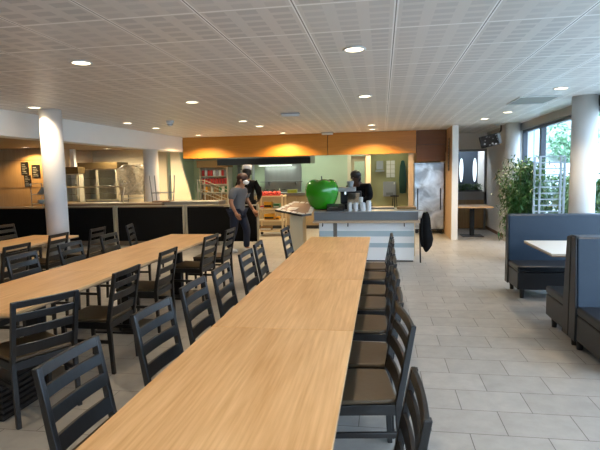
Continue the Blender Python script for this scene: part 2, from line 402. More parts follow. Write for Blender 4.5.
DL = [(-2.70,4.30,'large glowing round downlight nearest the camera at upper left'),
 (-.23,4.40,'large glowing round downlight over the near table at top centre'),
 (-2.66,6.90,'round downlight in the middle distance, left of centre'),
 (-.23,7.05,'round downlight over the far half of the near table'),
 (-4.85,9.15,'left one of the two small downlights beside the white beam'),
 (-4.80,10.28,'right one of the two small downlights beside the white beam'),
 (-5.02,6.74,'round downlight tight against the top of the left white column'),
 (-2.66,9.55,'small downlight above the woman in grey, left of the pair'),
 (-2.60,10.64,'small downlight above the woman in grey, right of the pair'),
 (-2.47,12.55,'downlight just before the wooden bulkhead above the green apple'),
 (-4.64,12.40,'downlight just before the left end of the wooden bulkhead'),
 (2.30,7.10,'round downlight on the right beside the thick white column'),
 (2.25,9.70,'round downlight on the right, farther than the column one'),
 (2.05,10.75,'farthest small downlight on the right, before the television'),
 (-.23,11.25,'small downlight above the coffee counter, nearer of the pair'),
 (-.23,12.35,'downlight just before the wooden bulkhead at its right half')]
for x, y, lab in DL: downlight(x, y, lab, power=(150 if y > 12 else 130 if x > 1 and y > 10 else 55), col=(WARM if y < 12 else (1,.68,.34)), sharp=y > 12)
for x, y in ((-.23,1.75),(-2.7,1.75),(2.3,4.4),(2.3,1.75),(-5.0,3.9),(-2.7,-.8),(-.23,-.8)):
    downlight(x, y, 'round ceiling downlight outside the view over the near tables', power=50)
downlight(-9.0, 11.62, 'downlight over the wood panelled wall at far left', z=2.42, power=110, col=(1,.62,.22), sharp=True)
downlight(-7.6, 13.1, 'downlight above the glass display cabinet', z=2.42, power=150, col=(1,.82,.55))
downlight(-6.1, 12.7, 'downlight above the film wrapped trolley', z=2.42, power=110, col=(1,.82,.55))

t = thing('smoke_detector', 'small white round detector on the ceiling at left', 'smoke detector', (-3.96,9.1,CEIL))
MB().lathe([(0,-.10),(.035,-.095),(.05,-.07),(.055,-.035),(.075,-.03),(.075,0),(0,0)], 20).build('housing', M['whitemetal'], t, smooth=True)
MB().lathe([(.051,-.078),(.056,-.072),(.056,-.06),(.051,-.055)], 20).build('vent_ring', M['greypanel'], t)
def fixture(x, y, w, label):
    t = thing('emergency_light', label, 'emergency light', (x,y,CEIL))
    MB().box(-w/2,w/2,-.06,.06,-.02,0).build('base_plate', M['greypanel'], t, .003)
    MB().prism([(-.045,-.02),(-.035,-.06),(.035,-.06),(.045,-.02)], 'X', -w/2+.01, w/2-.01).build('diffuser', M['whitemetal'], t, .004)
fixture(-1.55, 8.6, .32, 'white box shaped emergency light on the ceiling at centre')
fixture(-1.37, 12.85, .30, 'small white box fitting on ceiling close before the bulkhead')
t = thing('ceiling_speaker_panel', 'flat grey rectangular panel set in ceiling at right', 'ceiling panel', (2.24,8.15,CEIL))
MB().box(-.26,.26,-.38,.38,-.012,0).build('panel', mat('grey_ceiling_grille', rgb(150,156,156), .6, noise=.05), t, .003)
MB().box(-.28,.28,-.40,-.38,-.016,0).box(-.28,.28,.38,.40,-.016,0).box(-.28,-.26,-.38,.38,-.016,0).box(.26,.28,-.38,.38,-.016,0).build('frame', M['whitemetal'], t)

# ------------------------------------------------------------------ dining chair
def chair_mesh():
    t = thing('dining_chair', 'x', 'chair')
    w = .205
    for sy in (-1, 1):      # rear legs run up into the raked back posts
        prof = [(-.243,0),(-.215,0),(-.190,.43),(-.268,.838),(-.296,.838),(-.226,.43)]
        m = MB().prism(prof, 'Y', sy*w-.015, sy*w+.015)
        m.build('leg', M['blackwood'], t, .004)
    for sy in (-1, 1):
        m = MB(); a = .195
        m.bm.verts.ensure_lookup_table()
        n0 = len(m.bm.verts); m.box(a-.018,a+.018,sy*.205-.018,sy*.205+.018,0,.43)
        m.bm.verts.ensure_lookup_table()
        for v in m.bm.verts[n0:]:
            if v.co.z < .1: v.co.x = a+(v.co.x-a)*.72; v.co.y = sy*.205+(v.co.y-sy*.205)*.72
        m.build('leg', M['blackwood'], t, .004)
    # four curved slats
    def xr(z): return -.199 - (z-.43)*.191
    for z0, z1, th in ((.795,.840,.018),(.705,.755,.016),(.600,.660,.018),(.470,.545,.016)):
        m = MB(); N = 8; rows = []
        for i in range(N+1):
            u = -1+2*i/N; y = u*(w+(.013 if z1 > .8 else -.012)); bow = -.010*(1-u*u)
            r = []
            for z, k in ((z0,0),(z1,0),(z1,1),(z0,1)):
                r.append(m.bm.verts.new((xr(z)-.010+bow+k*th, y, z)))
            rows.append(r)
        for A, B in zip(rows, rows[1:]):
            for k in range(4): m.bm.faces.new((A[k],A[(k+1)%4],B[(k+1)%4],B[k]))
        m.bm.faces.new(rows[0][::-1]); m.bm.faces.new(rows[-1])
        m.build('back_slat', M['blackwood'], t, .003)
    # seat frame: rails between the legs
    MB().box(.18,.205,-.19,.19,.375,.43).box(-.215,-.19,-.20,.20,.375,.43).box(-.2,.19,.192,.214,.375,.43).box(-.2,.19,-.214,-.192,.375,.43).build('seat_frame', M['blackwood'], t, .003)
    # upholstered pad, narrower at the back
    m = MB()
    out = [(.222,-.222),(.222,.222),(-.15,.205),(-.205,.19),(-.205,-.19),(-.15,-.205)]
    m.prism(out, 'Z', .431, .456)
    m.build('seat_pad', M['seat'], t, .010, seg=4)
    for sy in (-1, 1):
        MB().box(-.225,.19,sy*.208-.009,sy*.208+.009,.255,.285).build('stretcher', M['blackwood'], t, .003)
    return t
chair0 = chair_mesh(); used = [False]
def chair(x, y, deg, label, group):
    rz = math.radians(deg)
    if not used[0]:
        used[0] = True; chair0.location = (x,y,0); chair0.rotation_euler.z = rz; chair0['label'] = label; chair0['group'] = group; return chair0
    return dup(chair0, (x,y,0), rz, label, group)
G1 = 'chairs along the left side of the near table'
for x, y, d, lab in (
    (-1.10,1.96,-1,'black slatted chair at bottom left, nearest on left side of near table'),
    (-1.075,2.72,-4,'black slatted chair second from camera on left side of near table'),
    (-1.08,3.40,-1,'black slatted chair third from camera on left side of near table'),
    (-1.07,4.02,1,'black slatted chair fourth from camera on left side of near table'),
    (-1.08,4.83,-1,'black slatted chair fifth from camera on left side of near table'),
    (-1.12,5.52,3,'black slatted chair sixth from camera on left side of near table'),
    (-1.10,7.00,-2,'lone black chair at the far left end of near table')): chair(x,y,d,lab,G1)
G2 = 'chairs along the right side of the near table'
for x, y, d, lab in (
    (-.150,1.72,182,'black slatted chair cut off by the bottom edge, right of near table'),
    (-.155,2.65,188,'black chair with taupe seat, second from camera at right of near table'),
    (-.17,3.14,180,'black chair with taupe seat, third from camera at right of near table'),
    (-.17,3.80,181,'black chair with taupe seat, fourth from camera at right of near table'),
    (-.17,4.42,180,'black chair with taupe seat, fifth from camera at right of near table'),
    (-.17,4.92,180,'black chair with taupe seat, sixth from camera at right of near table'),
    (-.16,5.62,179,'black chair with taupe seat, second from the far end at right of near table'),
    (-.16,6.20,181,'black chair with taupe seat, nearest the white counter at right of near table')): chair(x,y,d,lab,G2)
G3 = 'chairs along the right side of the middle table'
for x, y, d, lab in (
    (-2.42,3.03,152,'black chair seen whole from behind at left, nearest on right of middle table'),
    (-2.40,3.86,180,'second black chair from camera on right side of middle table'),
    (-2.50,4.92,181,'third black chair from camera on right side of middle table'),
    (-2.46,6.18,176,'fourth black chair from camera on right side of middle table'),
    (-2.44,6.92,180,'black chair at the far right corner of middle table, left of woman')): chair(x,y,d,lab,G3)
G4 = 'chairs along the left side of the middle table'
for x, y, d, lab in (
    (-3.36,3.72,2,'black chair cut by left edge on left side of middle table'),
    (-3.40,4.58,0,'black chair at left, front one of four on left side of middle table'),
    (-3.42,5.42,-1,'black chair before the left column on left side of middle table'),
    (-3.42,6.30,2,'blue sheened black chair right of the left column, left side of middle table'),
    (-3.78,7.60,16,'small turned black chair by the dark screens beyond middle table')): chair(x,y,d,lab,G4)
G5 = 'chairs around the far left table'
for x, y, d, lab in (
    (-4.52,5.22,180,'black chair cut by left edge on right side of far left table'),
    (-4.74,6.30,182,'black chair on right side of far left table, left of the column foot'),
    (-4.60,7.05,182,'black chair at the far right corner of far left table, right of the column'),
    (-6.05,7.55,2,'black chair beyond the far left table before the dark screen')): chair(x,y,d,lab,G5)

# ------------------------------------------------------------------ tables
def table(name, label, x0, x1, y0, y1, top=M['oak'], z=.75, th=.028, group=None, cat='table', off=(0,0)):
    cx, cy = (x0+x1)/2, (y0+y1)/2
    t = thing(name, label, cat, (cx,cy,0), 0, group); a, b = (x1-x0)/2, (y1-y0)/2 - .0015
    MB().box(-a,a,-b,b,z-th+.006,z).build('tabletop', top, t, .0025)
    MB().box(-a+.001,a-.001,-b+.001,b-.001,z-th-.004,z-th+.005).build('edge_band', M['oak_edge'], t)
    MB().box(-.05,.05,-.05,.05,.02,z-.06).build('pedestal', M['blackmetal'], t, .004)
    MB().box(-.25,.25,-.25,.25,0,.018).build('base_plate', M['blackmetal'], t, .004)
    MB().box(-.25,.25,-.04,.04,z-.062,z-th-.004).box(-.04,.04,-.25,.25,z-.062,z-th-.004).build('bracket', M['blackmetal'], t)
    return t
GT = 'oak tables joined into the near row'
for y0, y1, lab in ((1.30,2.65,'light oak table nearest the camera, first of the near row'),
    (2.65,3.97,'light oak table, second from camera in the near row'),
    (3.97,5.34,'light oak table, third from camera in the near row'),
    (5.34,6.70,'light oak table at the far end of the near row, by white counter')):
    table('dining_table', lab, -.957, -.155, y0, y1, group=GT)
GT = 'oak tables joined into the middle row'
for y0, y1, lab in ((2.78,4.18,'light oak table with its near end cut at left edge, middle row'),
    (4.18,5.60,'light oak table in the middle of the middle row'),
    (5.60,7.00,'light oak table at the far end of the middle row')):
    table('dining_table', lab, -3.10, -2.33, y0, y1, group=GT)
GT = 'oak tables joined into the far left row'
for y0, y1, lab in ((4.15,5.50,'light oak table mostly beyond the left edge, far left row'),(5.50,6.86,'light oak table at the foot of the left white column')):
    table('dining_table', lab, -5.27, -4.52, y0, y1, group=GT)

t = thing('ribbed_crate', 'black ribbed plastic crate on the floor under middle table', 'crate', (-2.74,3.00,0), 0)
m = MB()
for k in range(6): m.box(-.27,.27,-.2,.2,.02+k*.04,.045+k*.04)
m.build('rib', M['dark'], t, .003)
MB().box(-.255,.255,-.185,.185,0,.25).build('shell', M['blackmetal'], t)

# ------------------------------------------------------------------ leather booths at right
def bench(label, y_back, direction, x0=1.665, x1=3.06, h=1.02, depth=.62, group='booth benches by the windows'):
    """direction +1 seat faces +Y, -1 seat faces -Y; y_back is the rear face of the back"""
    t = thing('booth_bench', label, 'bench', ((x0+x1)/2, y_back, 0), 0 if direction > 0 else PI, group)
    a = (x1-x0)/2
    m = MB().prism([(0,.10),(.16,.10),(.155,.40),(.10,h-.01),(.02,h),(0,h)], 'X', -a, a); m.build('backrest', M['navy'], t, .018, seg=3, smooth=False)
    MB().box(-a,a,.155,depth,.115,.335).build('seat_base', M['charcoal'], t, .012)
    MB().box(-a-.002,a+.002,.150,depth+.012,.337,.415).build('seat_cushion', M['cushion'], t, .022, seg=4)
    for e in (-1, 1):
        MB().prism([(.004,.10),(.15,.10),(.148,.40),(.096,h-.02),(.02,h-.012),(.004,h-.012)], 'X', e*a-.0 if e > 0 else -a-.012, e*a+.012 if e > 0 else -a).build('side_panel', M['charcoal'], t, .004)
    for sx in (-a+.07, a-.07):
        for yy in (.06, depth-.06):
            MB().tube([(sx,yy,0),(sx,yy,.118)], [.024,.032], 14).build('foot', M['dark'], t)
    return t
bench('navy leather booth bench behind the pale table, facing the camera', 7.10, -1)
bench('near navy booth bench at right edge with its seat towards the camera', 4.72, -1, depth=.66)
bench('booth bench backing onto the nearest one, seat towards the pale table', 4.73, 1, depth=.66)
table('booth_table', 'pale wood booth table between the navy leather benches', 1.70, 3.0, 5.36, 6.38, M['whitetop'])
table('side_table', 'light oak pedestal table at the rear beside the partition panel', 1.78, 2.60, 12.35, 13.30)

# ------------------------------------------------------------------ black screens in front of the servery
def screen(x0, x1, label, y=10.62, z1=.965):
    t = thing('partition_screen', label, 'partition screen', ((x0+x1)/2,y,0), 0, 'black screens before the servery'); a = (x1-x0)/2
    MB().box(-a+.05,a-.05,-.012,.012,.15,z1-.05).build('fabric_panel', M['blackfab'], t)
    for s in (-1, 1):
        MB().box(s*a-.045 if s > 0 else -a, s*a if s > 0 else -a+.045, -.02,.02, .02, z1-.028).build('post', M['alu'], t, .003)
        MB().box(s*(a-.022)-.03, s*(a-.022)+.03, -.20,.20,0,.025).build('foot', M['alu'], t, .003)
    MB().box(-a,a,-.02,.02,z1-.028,z1).build('top_rail', M['alu'], t, .003)
screen(-9.40,-7.72,'black fabric screen at far left, left of the column')
screen(-7.70,-6.05,'black fabric screen directly right of the left column')
screen(-6.03,-4.37,'black fabric screen in the middle, beyond the middle table')
screen(-4.35,-2.66,'black fabric screen immediately left of the woman in grey')

# ------------------------------------------------------------------ servery
t = thing('servery_counter', 'long brown servery counter behind the black screens', 'counter', (-6.7,11.0,0))
MB().box(-1.3,1.70,-.15,.25,.98,1.015).build('worktop', M['tan'], t, .004)
MB().box(-1.28,1.68,-.14,.22,.90,.98).build('fascia', M['servery'], t)
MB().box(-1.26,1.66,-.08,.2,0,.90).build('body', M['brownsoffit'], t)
t = thing('steel_counter', 'pale steel counter top right of the brown servery', 'counter', (-4.22,11.1,0))
MB().box(-.75,.55,-.2,.35,.93,1.03).build('worktop', M['steel'], t, .006)
MB().box(-.72,.52,-.12,.3,0,.93).build('body', M['steel_dull'], t)
t = thing('tray_rail', 'long polished rail running above the servery counter', 'rail', (-6.7,10.93,1.015))
MB().tube([(-1.2,0,.38),(.62,0,.375),(.74,0,.36),(.70,0,.16),(.69,0,0)], .018, 8).build('rail', M['alu'], t, smooth=True)
MB().cyl(-1.1,0,0,.38,.012,8).build('post', M['chrome'], t)
# glass fronted cabinets
def cabinet(x0, x1, y, z0, z1, label, doors, D=.6):
    t = thing('display_cabinet', label, 'display cabinet', ((x0+x1)/2,y,0)); a = (x1-x0)/2
    MB().box(-a,a,0,D,0,z0-.01).build('plinth', M['steel_dull'], t)
    MB().box(-a,a,.03,D,z0-.01,z0+.02).box(-a,a,D-.04,D,z0,z1).box(-a,-a+.04,.03,D,z0,z1).box(a-.04,a,.03,D,z0,z1).build('housing', M['alu'], t)
    MB().box(-a-.02,a+.02,-.02,D+.02,z1-.19,z1).build('canopy', mat('bronze_canopy', rgb(92,76,48), .4, metal=.5, noise=.08), t, .006)
    for i in range(3): MB().box(-a+.04,a-.04,.1,D-.05,z0+.2+i*.22,z0+.21+i*.22).build('shelf', M['chrome'], t)
    n = doors; w = (2*a-.06)/n
    for i in range(n):
        xx = -a+.03+i*w
        f = MB().box(xx,xx+.03,0,.03,z0,z1-.19).box(xx+w-.03,xx+w,0,.03,z0,z1-.19).box(xx,xx+w,0,.03,z0,z0+.03).box(xx,xx+w,0,.03,z1-.22,z1-.19).build('door', M['alu'], t)
        MB().box(xx+.03,xx+w-.03,.012,.018,z0+.03,z1-.22).build('glass_pane', M['glass'], f)
        MB().box(xx+w-.045,xx+w-.03,-.03,0,z0+.2,z0+.5).build('handle', M['chrome'], f)
cabinet(-8.78,-7.50,13.4,.95,2.05,'glass fronted display cabinet with bronze canopy behind the servery',2)
cabinet(-8.70,-8.28,12.7,.95,1.92,'narrow glass cabinet next to left column, left of the display cabinet',1,.3)
# rack wrapped in clear film
t = thing('wrapped_trolley', 'rack trolley wrapped in shiny clear film behind the servery', 'trolley', (-6.33,12.2,0), .1)
m = MB()
for a in (-.3,.3):
    for b in (-.22,.22): m.cyl(a,b,.12,1.85,.015,8)
m.build('frame', M['steel_dull'], t)
m = MB()
for k in range(8): m.box(-.29,.29,-.21,.21,.3+k*.19,.31+k*.19)
m.build('shelf_runners', M['steel'], t)
for a in (-.3,.3):
    for b in (-.22,.22): MB().tube([(a,b-.012,.06),(a,b+.012,.06)], .06, 14).build('wheel', M['dark'], t)
m = MB(); n = 10; R = []
for k in range(8):
    z = 1.15+k*.11; row = []
    for i in range(24):
        an = 2*PI*i/24; r = 1+.10*random.random() - (.35 if k == 7 else 0)
        row.append(m.bm.verts.new((max(-.36,min(.36,.46*r*math.cos(an))), max(-.28,min(.28,.36*r*math.sin(an))), z+.03*random.random())))
    R.append(row)
for A, B in zip(R, R[1:]):
    for i in range(24): m.bm.faces.new((A[i],A[(i+1)%24],B[(i+1)%24],B[i]))
m.bm.faces.new(R[-1]); m.build('plastic_wrap', M['film'], t)

def stool_frame(x, y, z, w, d, h, label, rz=0, ringz=.3):
    t = thing('upturned_stool', label, 'stool', (x,y,z), rz)
    for a in (-1,1):
        for b in (-1,1): MB().tube([(a*w*.42,b*d*.42,.03),(a*w/2,b*d/2,h)], .013, 8).build('leg', M['steel_dull'], t)
    c = [(-w*.46,-d*.46),(w*.46,-d*.46),(w*.46,d*.46),(-w*.46,d*.46)]
    m = MB()
    for i in range(4): m.tube([(*c[i],ringz),(*c[(i+1)%4],ringz)], .012, 8)
    m.build('footring', M['steel_dull'], t)
    MB().box(-w*.46,w*.46,-d*.46,d*.46,0,.03).build('seat', M['servery'], t, .01)
stool_frame(-5.05,11.03,1.016,.48,.34,.62,'upturned metal stool standing on the servery counter',.12,.22)
t = thing('shelf_trolley', 'empty wire tray trolley standing beside the drinks cabinet', 'trolley', (-4.17,12.0,0))
for a in (-.3,.3):
    for b in (-.25,.25):
        MB().tube([(a,b,.09),(a,b,1.52 if a < 0 else 1.25)], .013, 8).build('post', M['alu'], t)
        MB().tube([(a,b-.014,.045),(a,b+.014,.045)], .045, 12).build('wheel', M['dark'], t)
for k, z in enumerate((.35,.7,1.0,1.24)):
    m = MB(); m.tube([(-.3,-.25,z+ .25*(k>1)),(.3,-.25,z)], .011, 6); m.tube([(-.3,.25,z+.25*(k>1)),(.3,.25,z)], .011, 6); m.tube([(-.3,-.25,z+.25*(k>1)),(-.3,.25,z+.25*(k>1))], .011, 6)
    m.build('rail', M['alu'], t)

# objects by the panelled wall at far left
for x, z0, z1, w, lab in ((-9.34,1.72,2.06,.22,'black framed poster, upper one of the stacked pair on wood wall'),
                        (-9.28,1.41,1.71,.20,'black framed poster, lower one of the stacked pair on wood wall'),
                        (-9.02,1.64,1.98,.24,'single black framed poster nearest the left column on wood wall')):
    t = thing('wall_poster', lab, 'poster', (x,11.985,z0), 0, 'posters on the wood wall')
    MB().box(-w/2,w/2,0,.012,0,z1-z0).build('frame', M['dark'], t, .002)
    m = MB()
    for k in range(6): m.box(-w*.36,w*.3-(k%3)*.03,-.002,0,.04+k*.045,.052+k*.045)
    m.build('printed_lines', M['greypanel'], t)
t = thing('dish_trolley', 'metal trolley with cutlery and dishes before the wood wall', 'trolley', (-8.35,11.4,0))
for a in (-.25,.25):
    for b in (-.2,.2): MB().cyl(a,b,.05,1.5,.012,8).build('post', M['chrome'], t)
MB().box(-.26,.26,-.21,.21,.98,1.0).build('shelf', M['steel'], t); MB().box(-.26,.26,-.21,.21,1.22,1.235).build('shelf', M['steel'], t); MB().box(-.26,.26,-.21,.21,1.48,1.495).build('shelf', M['steel'], t)
for k in range(5):
    tag(MB().lathe([(0,0),(.04,0),(.09,.02),(.095,.03),(.04,.012),(0,.01)], 16).build('soup_plate', M['whitemetal'], loc=(-8.45+.06*(k%2),11.35,1.001+k*.014), smooth=True), 'white plates stacked on the middle trolley shelf at far left', 'plate', 'stack of plates on the dish trolley')
tag(MB().prism([(-.16,0),(.16,0),(.05,.17),(-.02,.17)], 'Y', -.12, .12).build('plate_cover', M['chrome'], loc=(-8.33,11.38,1.236), bevel=.01), 'tilted shiny food cover on the trolley by the column', 'food cover')

# ------------------------------------------------------------------ kitchen
t = thing('extractor_hood', 'long dark steel extractor hood with bright inlet strip', 'extractor hood', (-3.3,14.6,1.92))
MB().prism([(-.45,.0),(.5,0),(.5,.72),(-.2,.72),(-.45,.2)], 'X', -1.45, 1.3).build('canopy', M['steel_dull'], t, .004)
MB().prism([(-.47,-.02),(-.46,.16),(-.45,.16),(-.45,-.02)], 'X', -1.45, 1.3).build('front_lip', M['dark'], t)
m = MB()
for k in range(6): m.box(-1.35+k*.45,-1.0+k*.45,-.43,-.36,-.012,0)
m.build('filter_strip', M['chrome'], t)
tag(MB().box(-3.85,-2.62,16.32,16.399,.9,2.0).build('splashback', M['steel'], bevel=.004), 'bright steel splashback on the kitchen back wall', 'splashback')
t = thing('wall_shelf', 'steel wall shelf across the kitchen splashback', 'shelf', (-3.2,16.1,1.36))
MB().box(-.75,.65,-.02,.19,0,.02).build('board', M['steel_dull'], t); MB().prism([(.19,0),(.19,-.12),(0,0)], 'X', -.5, -.48).build('bracket', M['steel_dull'], t)
MB().prism([(.19,0),(.19,-.12),(0,0)], 'X', .4, .42).build('bracket', M['steel_dull'], t)
t = thing('cooking_range', 'long beige fronted cooking block under the hood', 'cooking range', (-2.6,14.5,0))
MB().box(-1.3,.9,0,.7,.10,.98).build('body', M['rangefront'], t, .004)
MB().box(-1.32,.92,-.03,.72,.98,1.06).build('worktop', M['steel_dull'], t, .006)
MB().box(-1.2,.8,.03,.65,0,.1).build('plinth', M['dark'], t)
for k in range(3): MB().box(-1.28+k*.72,-.60+k*.72,-.014,0,.16,.92).build('door', M['rangefront'], t, .004)
t = thing('food_box', 'yellow green tub on the cooking block left of the apple', 'box', (-2.62,14.62,1.061))
MB().box(-.14,.14,-.08,.08,0,.08).build('tub', M['yellowgreen'], t, .012); MB().box(-.15,.15,-.09,.09,.08,.095).build('lid', M['yellowgreen'], t, .004)
t = thing('mixer_tap', 'tall thin steel tap rising behind the green apple', 'tap', (-2.02,14.7,1.061))
MB().tube([(0,0,0),(0,0,.28),(.03,-.02,.34),(.10,-.06,.33),(.13,-.08,.26)], .012, 8).build('spout', M['chrome'], t, smooth=True)
MB().cyl(0,0,0,.04,.03,12).build('base', M['chrome'], t)
for k, (x, lab) in enumerate(((-3.45,'stacked steel pan on the range behind the red cakes, left'),(-3.12,'steel pan on the range behind the red cakes, right'))):
    t = thing('saucepan', lab, 'saucepan', (x,14.75,1.061), 0, 'pans on the range')
    MB().lathe([(0,0),(.11,0),(.115,.10),(.108,.10),(.104,.01),(0,.01)], 20).build('pan', M['chrome'], t, smooth=True)
    MB().tube([(.11,0,.08),(.27,.0,.10)], .009, 8).build('handle', M['dark'], t)
# pale lit doorway behind the coffee machine
struct(MB().box(-1.00,-.90,14.8,14.9,0,2.25).box(-.42,-.34,14.8,14.9,0,2.25).box(-1.0,-.34,14.8,14.9,2.15,2.25).build('door_2', M['cream'], bevel=.003))
t = thing('kitchen_door', 'pale door leaf with glazed panel behind the barista', 'door', (-.66,15.05,0))
MB().box(-.24,.24,0,.04,0,1.0).box(-.24,-.15,0,.04,1.0,2.1).box(.15,.24,0,.04,1.0,2.1).box(-.15,.15,0,.04,1.95,2.1).build('leaf', M['beige'], t, .003)
MB().box(-.15,.15,.015,.022,1.0,1.95).build('glass_pane', M['glass'], t)
MB().tube([(.2,-.04,1.0),(.12,-.04,1.0)], .01, 8).build('handle', M['chrome'], t)
# pantry wall fittings
t = thing('paper_dispenser', 'grey box dispenser with spigot on the olive wall', 'dispenser', (.22,14.94,.90))
MB().box(-.19,.19,0,.16,0,.44).build('case', M['greypanel'], t, .02); MB().box(-.10,.10,-.03,0,.04,.12).build('tray', M['steel_dull'], t)
MB().box(.12,.16,-.008,0,.36,.42).build('indicator', M['paper'], t)
t = thing('wall_cabinet', 'small grey control box high on the olive wall', 'control box', (-.06,14.98,1.70))
MB().box(-.10,.10,0,.12,0,.25).build('case', M['greypanel'], t, .006); MB().box(-.13,.13,-.04,.1,-.07,-.02).build('tray', M['greypanel'], t, .004)
t = thing('notice_sheet', 'large faded paper notices hanging on the olive wall', 'notice', (.25,15.085,1.46))
m = MB()
for i in range(2):
    for k in range(4): m.box(-.12+i*.13,-.005+i*.13,0,.006,.0+k*.125,.115+k*.125)
m.build('sheet', M['paper'], t)
tag(MB().lathe([(0,0),(.10,.02),(.12,.4),(.09,.8),(.05,.95),(0,.97)], 14).build('hanging_apron', M['teal'], loc=(.60,14.95,.98), smooth=True), 'dark green apron hanging beside the wooden post', 'apron')
for o in [bpy.data.objects['hanging_apron']]: o.scale = (.9,.6,1)
t = thing('mop_stand', 'thin legged mop stand under the grey dispenser', 'stand', (.36,14.8,0))
for a in (-.12,0,.14): MB().tube([(a,0,0),(a*.3,0,.95)], .012, 8).build('leg', M['dark'], t)
MB().box(-.12,.12,-.02,.02,.9,.94).build('crossbar', M['dark'], t)

# drinks cabinet with rows of cartons
t = thing('drinks_cabinet', 'open drinks cabinet with brown canopy and rows of cartons', 'drinks cabinet', (-5.14,14.9,0))
MB().box(-.46,-.42,0,.5,.1,2.0).box(.42,.46,0,.5,.1,2.0).box(-.46,.46,.47,.5,.1,2.0).build('housing', M['alu'], t)
MB().box(-.52,.48,-.04,.52,1.86,2.08).build('canopy', M['cardboard'], t, .006)
for z in (.85,1.1,1.35,1.6): MB().box(-.42,.42,.02,.47,z-.02,z).build('shelf', M['alu'], t)
MB().box(-.46,.46,0,.5,0,.1).build('plinth', M['dark'], t)
cols = {1.6:[M['red'],M['paper'],M['red'],M['red'],M['paper'],M['greypanel'],M['paper'],M['red'],M['greypanel']],
        1.35:[M['red']]*9, 1.1:[M['cardboard'],M['yellow'],M['cardboard'],M['paper'],M['cardboard'],M['cardboard'],M['greenbox'],M['paper'],M['greenbox']],
        .85:[M['cardboard']]*9}
nm = {M['red']:('red','red'),M['paper']:('white','white'),M['greypanel']:('grey','grey'),M['cardboard']:('brown','brown'),M['yellow']:('yellow','yellow'),M['greenbox']:('green','green')}
rown = {1.6:'top shelf',1.35:'second shelf',1.1:'third shelf',.85:'bottom shelf'}
meshes = {}
for z, cl in cols.items():
    for i, cm in enumerate(cl):
        if cm not in meshes:
            a = MB(); a.prism([(-.033,0),(.033,0),(.033,.15),(0,.185),(-.033,.15)], 'Y', -.033, .033); o = a.build('drink_carton', cm, bevel=.003); meshes[cm] = o
        else:
            o = meshes[cm].copy(); C.objects.link(o)
        o.location = (-5.14-.36+i*.09, 15.0, z+.001)
        tag(o, '%s drink carton on the %s of the drinks cabinet' % (nm[cm][0], rown[z]), 'carton', 'cartons in the drinks cabinet, %s' % rown[z])
t = thing('spice_shelf', 'dark open shelf unit with jars left of the chef', 'shelf unit', (-4.3,15.5,0))
MB().box(-.22,.22,0,.3,0,1.0).box(-.22,.22,0,.3,1.35,1.38).box(-.22,.22,0,.3,1.62,1.65).box(-.22,.22,0,.3,1.88,1.91).box(-.24,-.22,0,.3,0,1.95).box(.22,.24,0,.3,0,1.95).build('frame', M['steel_dull'], t)
for i in range(4):
    j = thing('spice_jar', 'pale jar on the dark shelf left of the chef', 'jar', (-4.44+i*.09,15.6,1.651), 0, 'jars on the dark shelf')
    MB().cyl(0,0,0,.13,.033,14).build('jar', M['paper'], j); MB().cyl(0,0,.13,.15,.035,14).build('lid', M['red'] if i%2 else M['dark'], j)

# snack trolley
t = thing('snack_trolley', 'cream three shelf trolley with red cakes right of the woman', 'trolley', (-2.88,12.9,0))
for a in (-.33,.33):
    for b in (-.22,.22):
        MB().box(a-.022,a+.022,b-.022,b+.022,.08,1.08).build('post', M['beige'], t, .003)
        MB().tube([(a,b-.015,.04),(a,b+.015,.04)], .04, 12).build('wheel', M['dark'], t)
for z in (.12,.40,.70,1.03): MB().box(-.36,.36,-.25,.25,z,z+.03).build('shelf', M['beige'], t, .003)
for i in range(5):
    o = MB().ell((0,0,.05), (.055,.13,.05), 12, 8).build('red_cake', M['redtray'], loc=(-3.13+i*.115,12.85,1.078), smooth=True)
    tag(o, 'glazed red cake in the row on top of the snack trolley', 'cake', 'red cakes in a row on the trolley')
t = thing('cake_tray', 'red and white tray under the cakes on the trolley', 'tray', (-2.90,12.85,1.0605))
MB().box(-.30,.30,-.16,.16,0,.016).build('tray_base', M['paper'], t, .003)
MB().box(-.31,.31,-.17,-.155,0,.03).build('tray_rim', M['red'], t)
MB().box(-.31,.31,.155,.17,0,.03).build('tray_rim', M['red'], t)
for x, z, w, h, mm, lab in ((-2.95,.731,.20,.17,M['yellow'],'yellow snack box on the upper middle trolley shelf'),(-2.72,.731,.16,.12,M['greenbox'],'green snack box on the upper middle trolley shelf'),
    (-3.10,.731,.10,.06,M['red'],'flat red box on the upper middle trolley shelf'),(-2.92,.431,.26,.15,M['yellow'],'wide yellow snack box on the lower middle trolley shelf'),(-2.70,.431,.1,.08,M['yellow'],'small yellow box at right on lower middle trolley shelf'),
    (-3.02,.151,.3,.1,M['cardboard'],'brown carton on the lowest shelf of the trolley')):
    t = thing('snack_box', lab, 'box', (x,12.84,z)); MB().box(-w/2,w/2,-.1,.1,0,h*.8).build('carton', mm, t, .004); MB().box(-w/2+.01,w/2-.01,-.106,-.1,h*.2,h*.5).build('label_patch', M['dark'] if mm is M['yellow'] else M['paper'], t)
    MB().box(-w/2-.003,w/2+.003,-.103,.103,h*.8,h).build('lid', mm, t, .003)

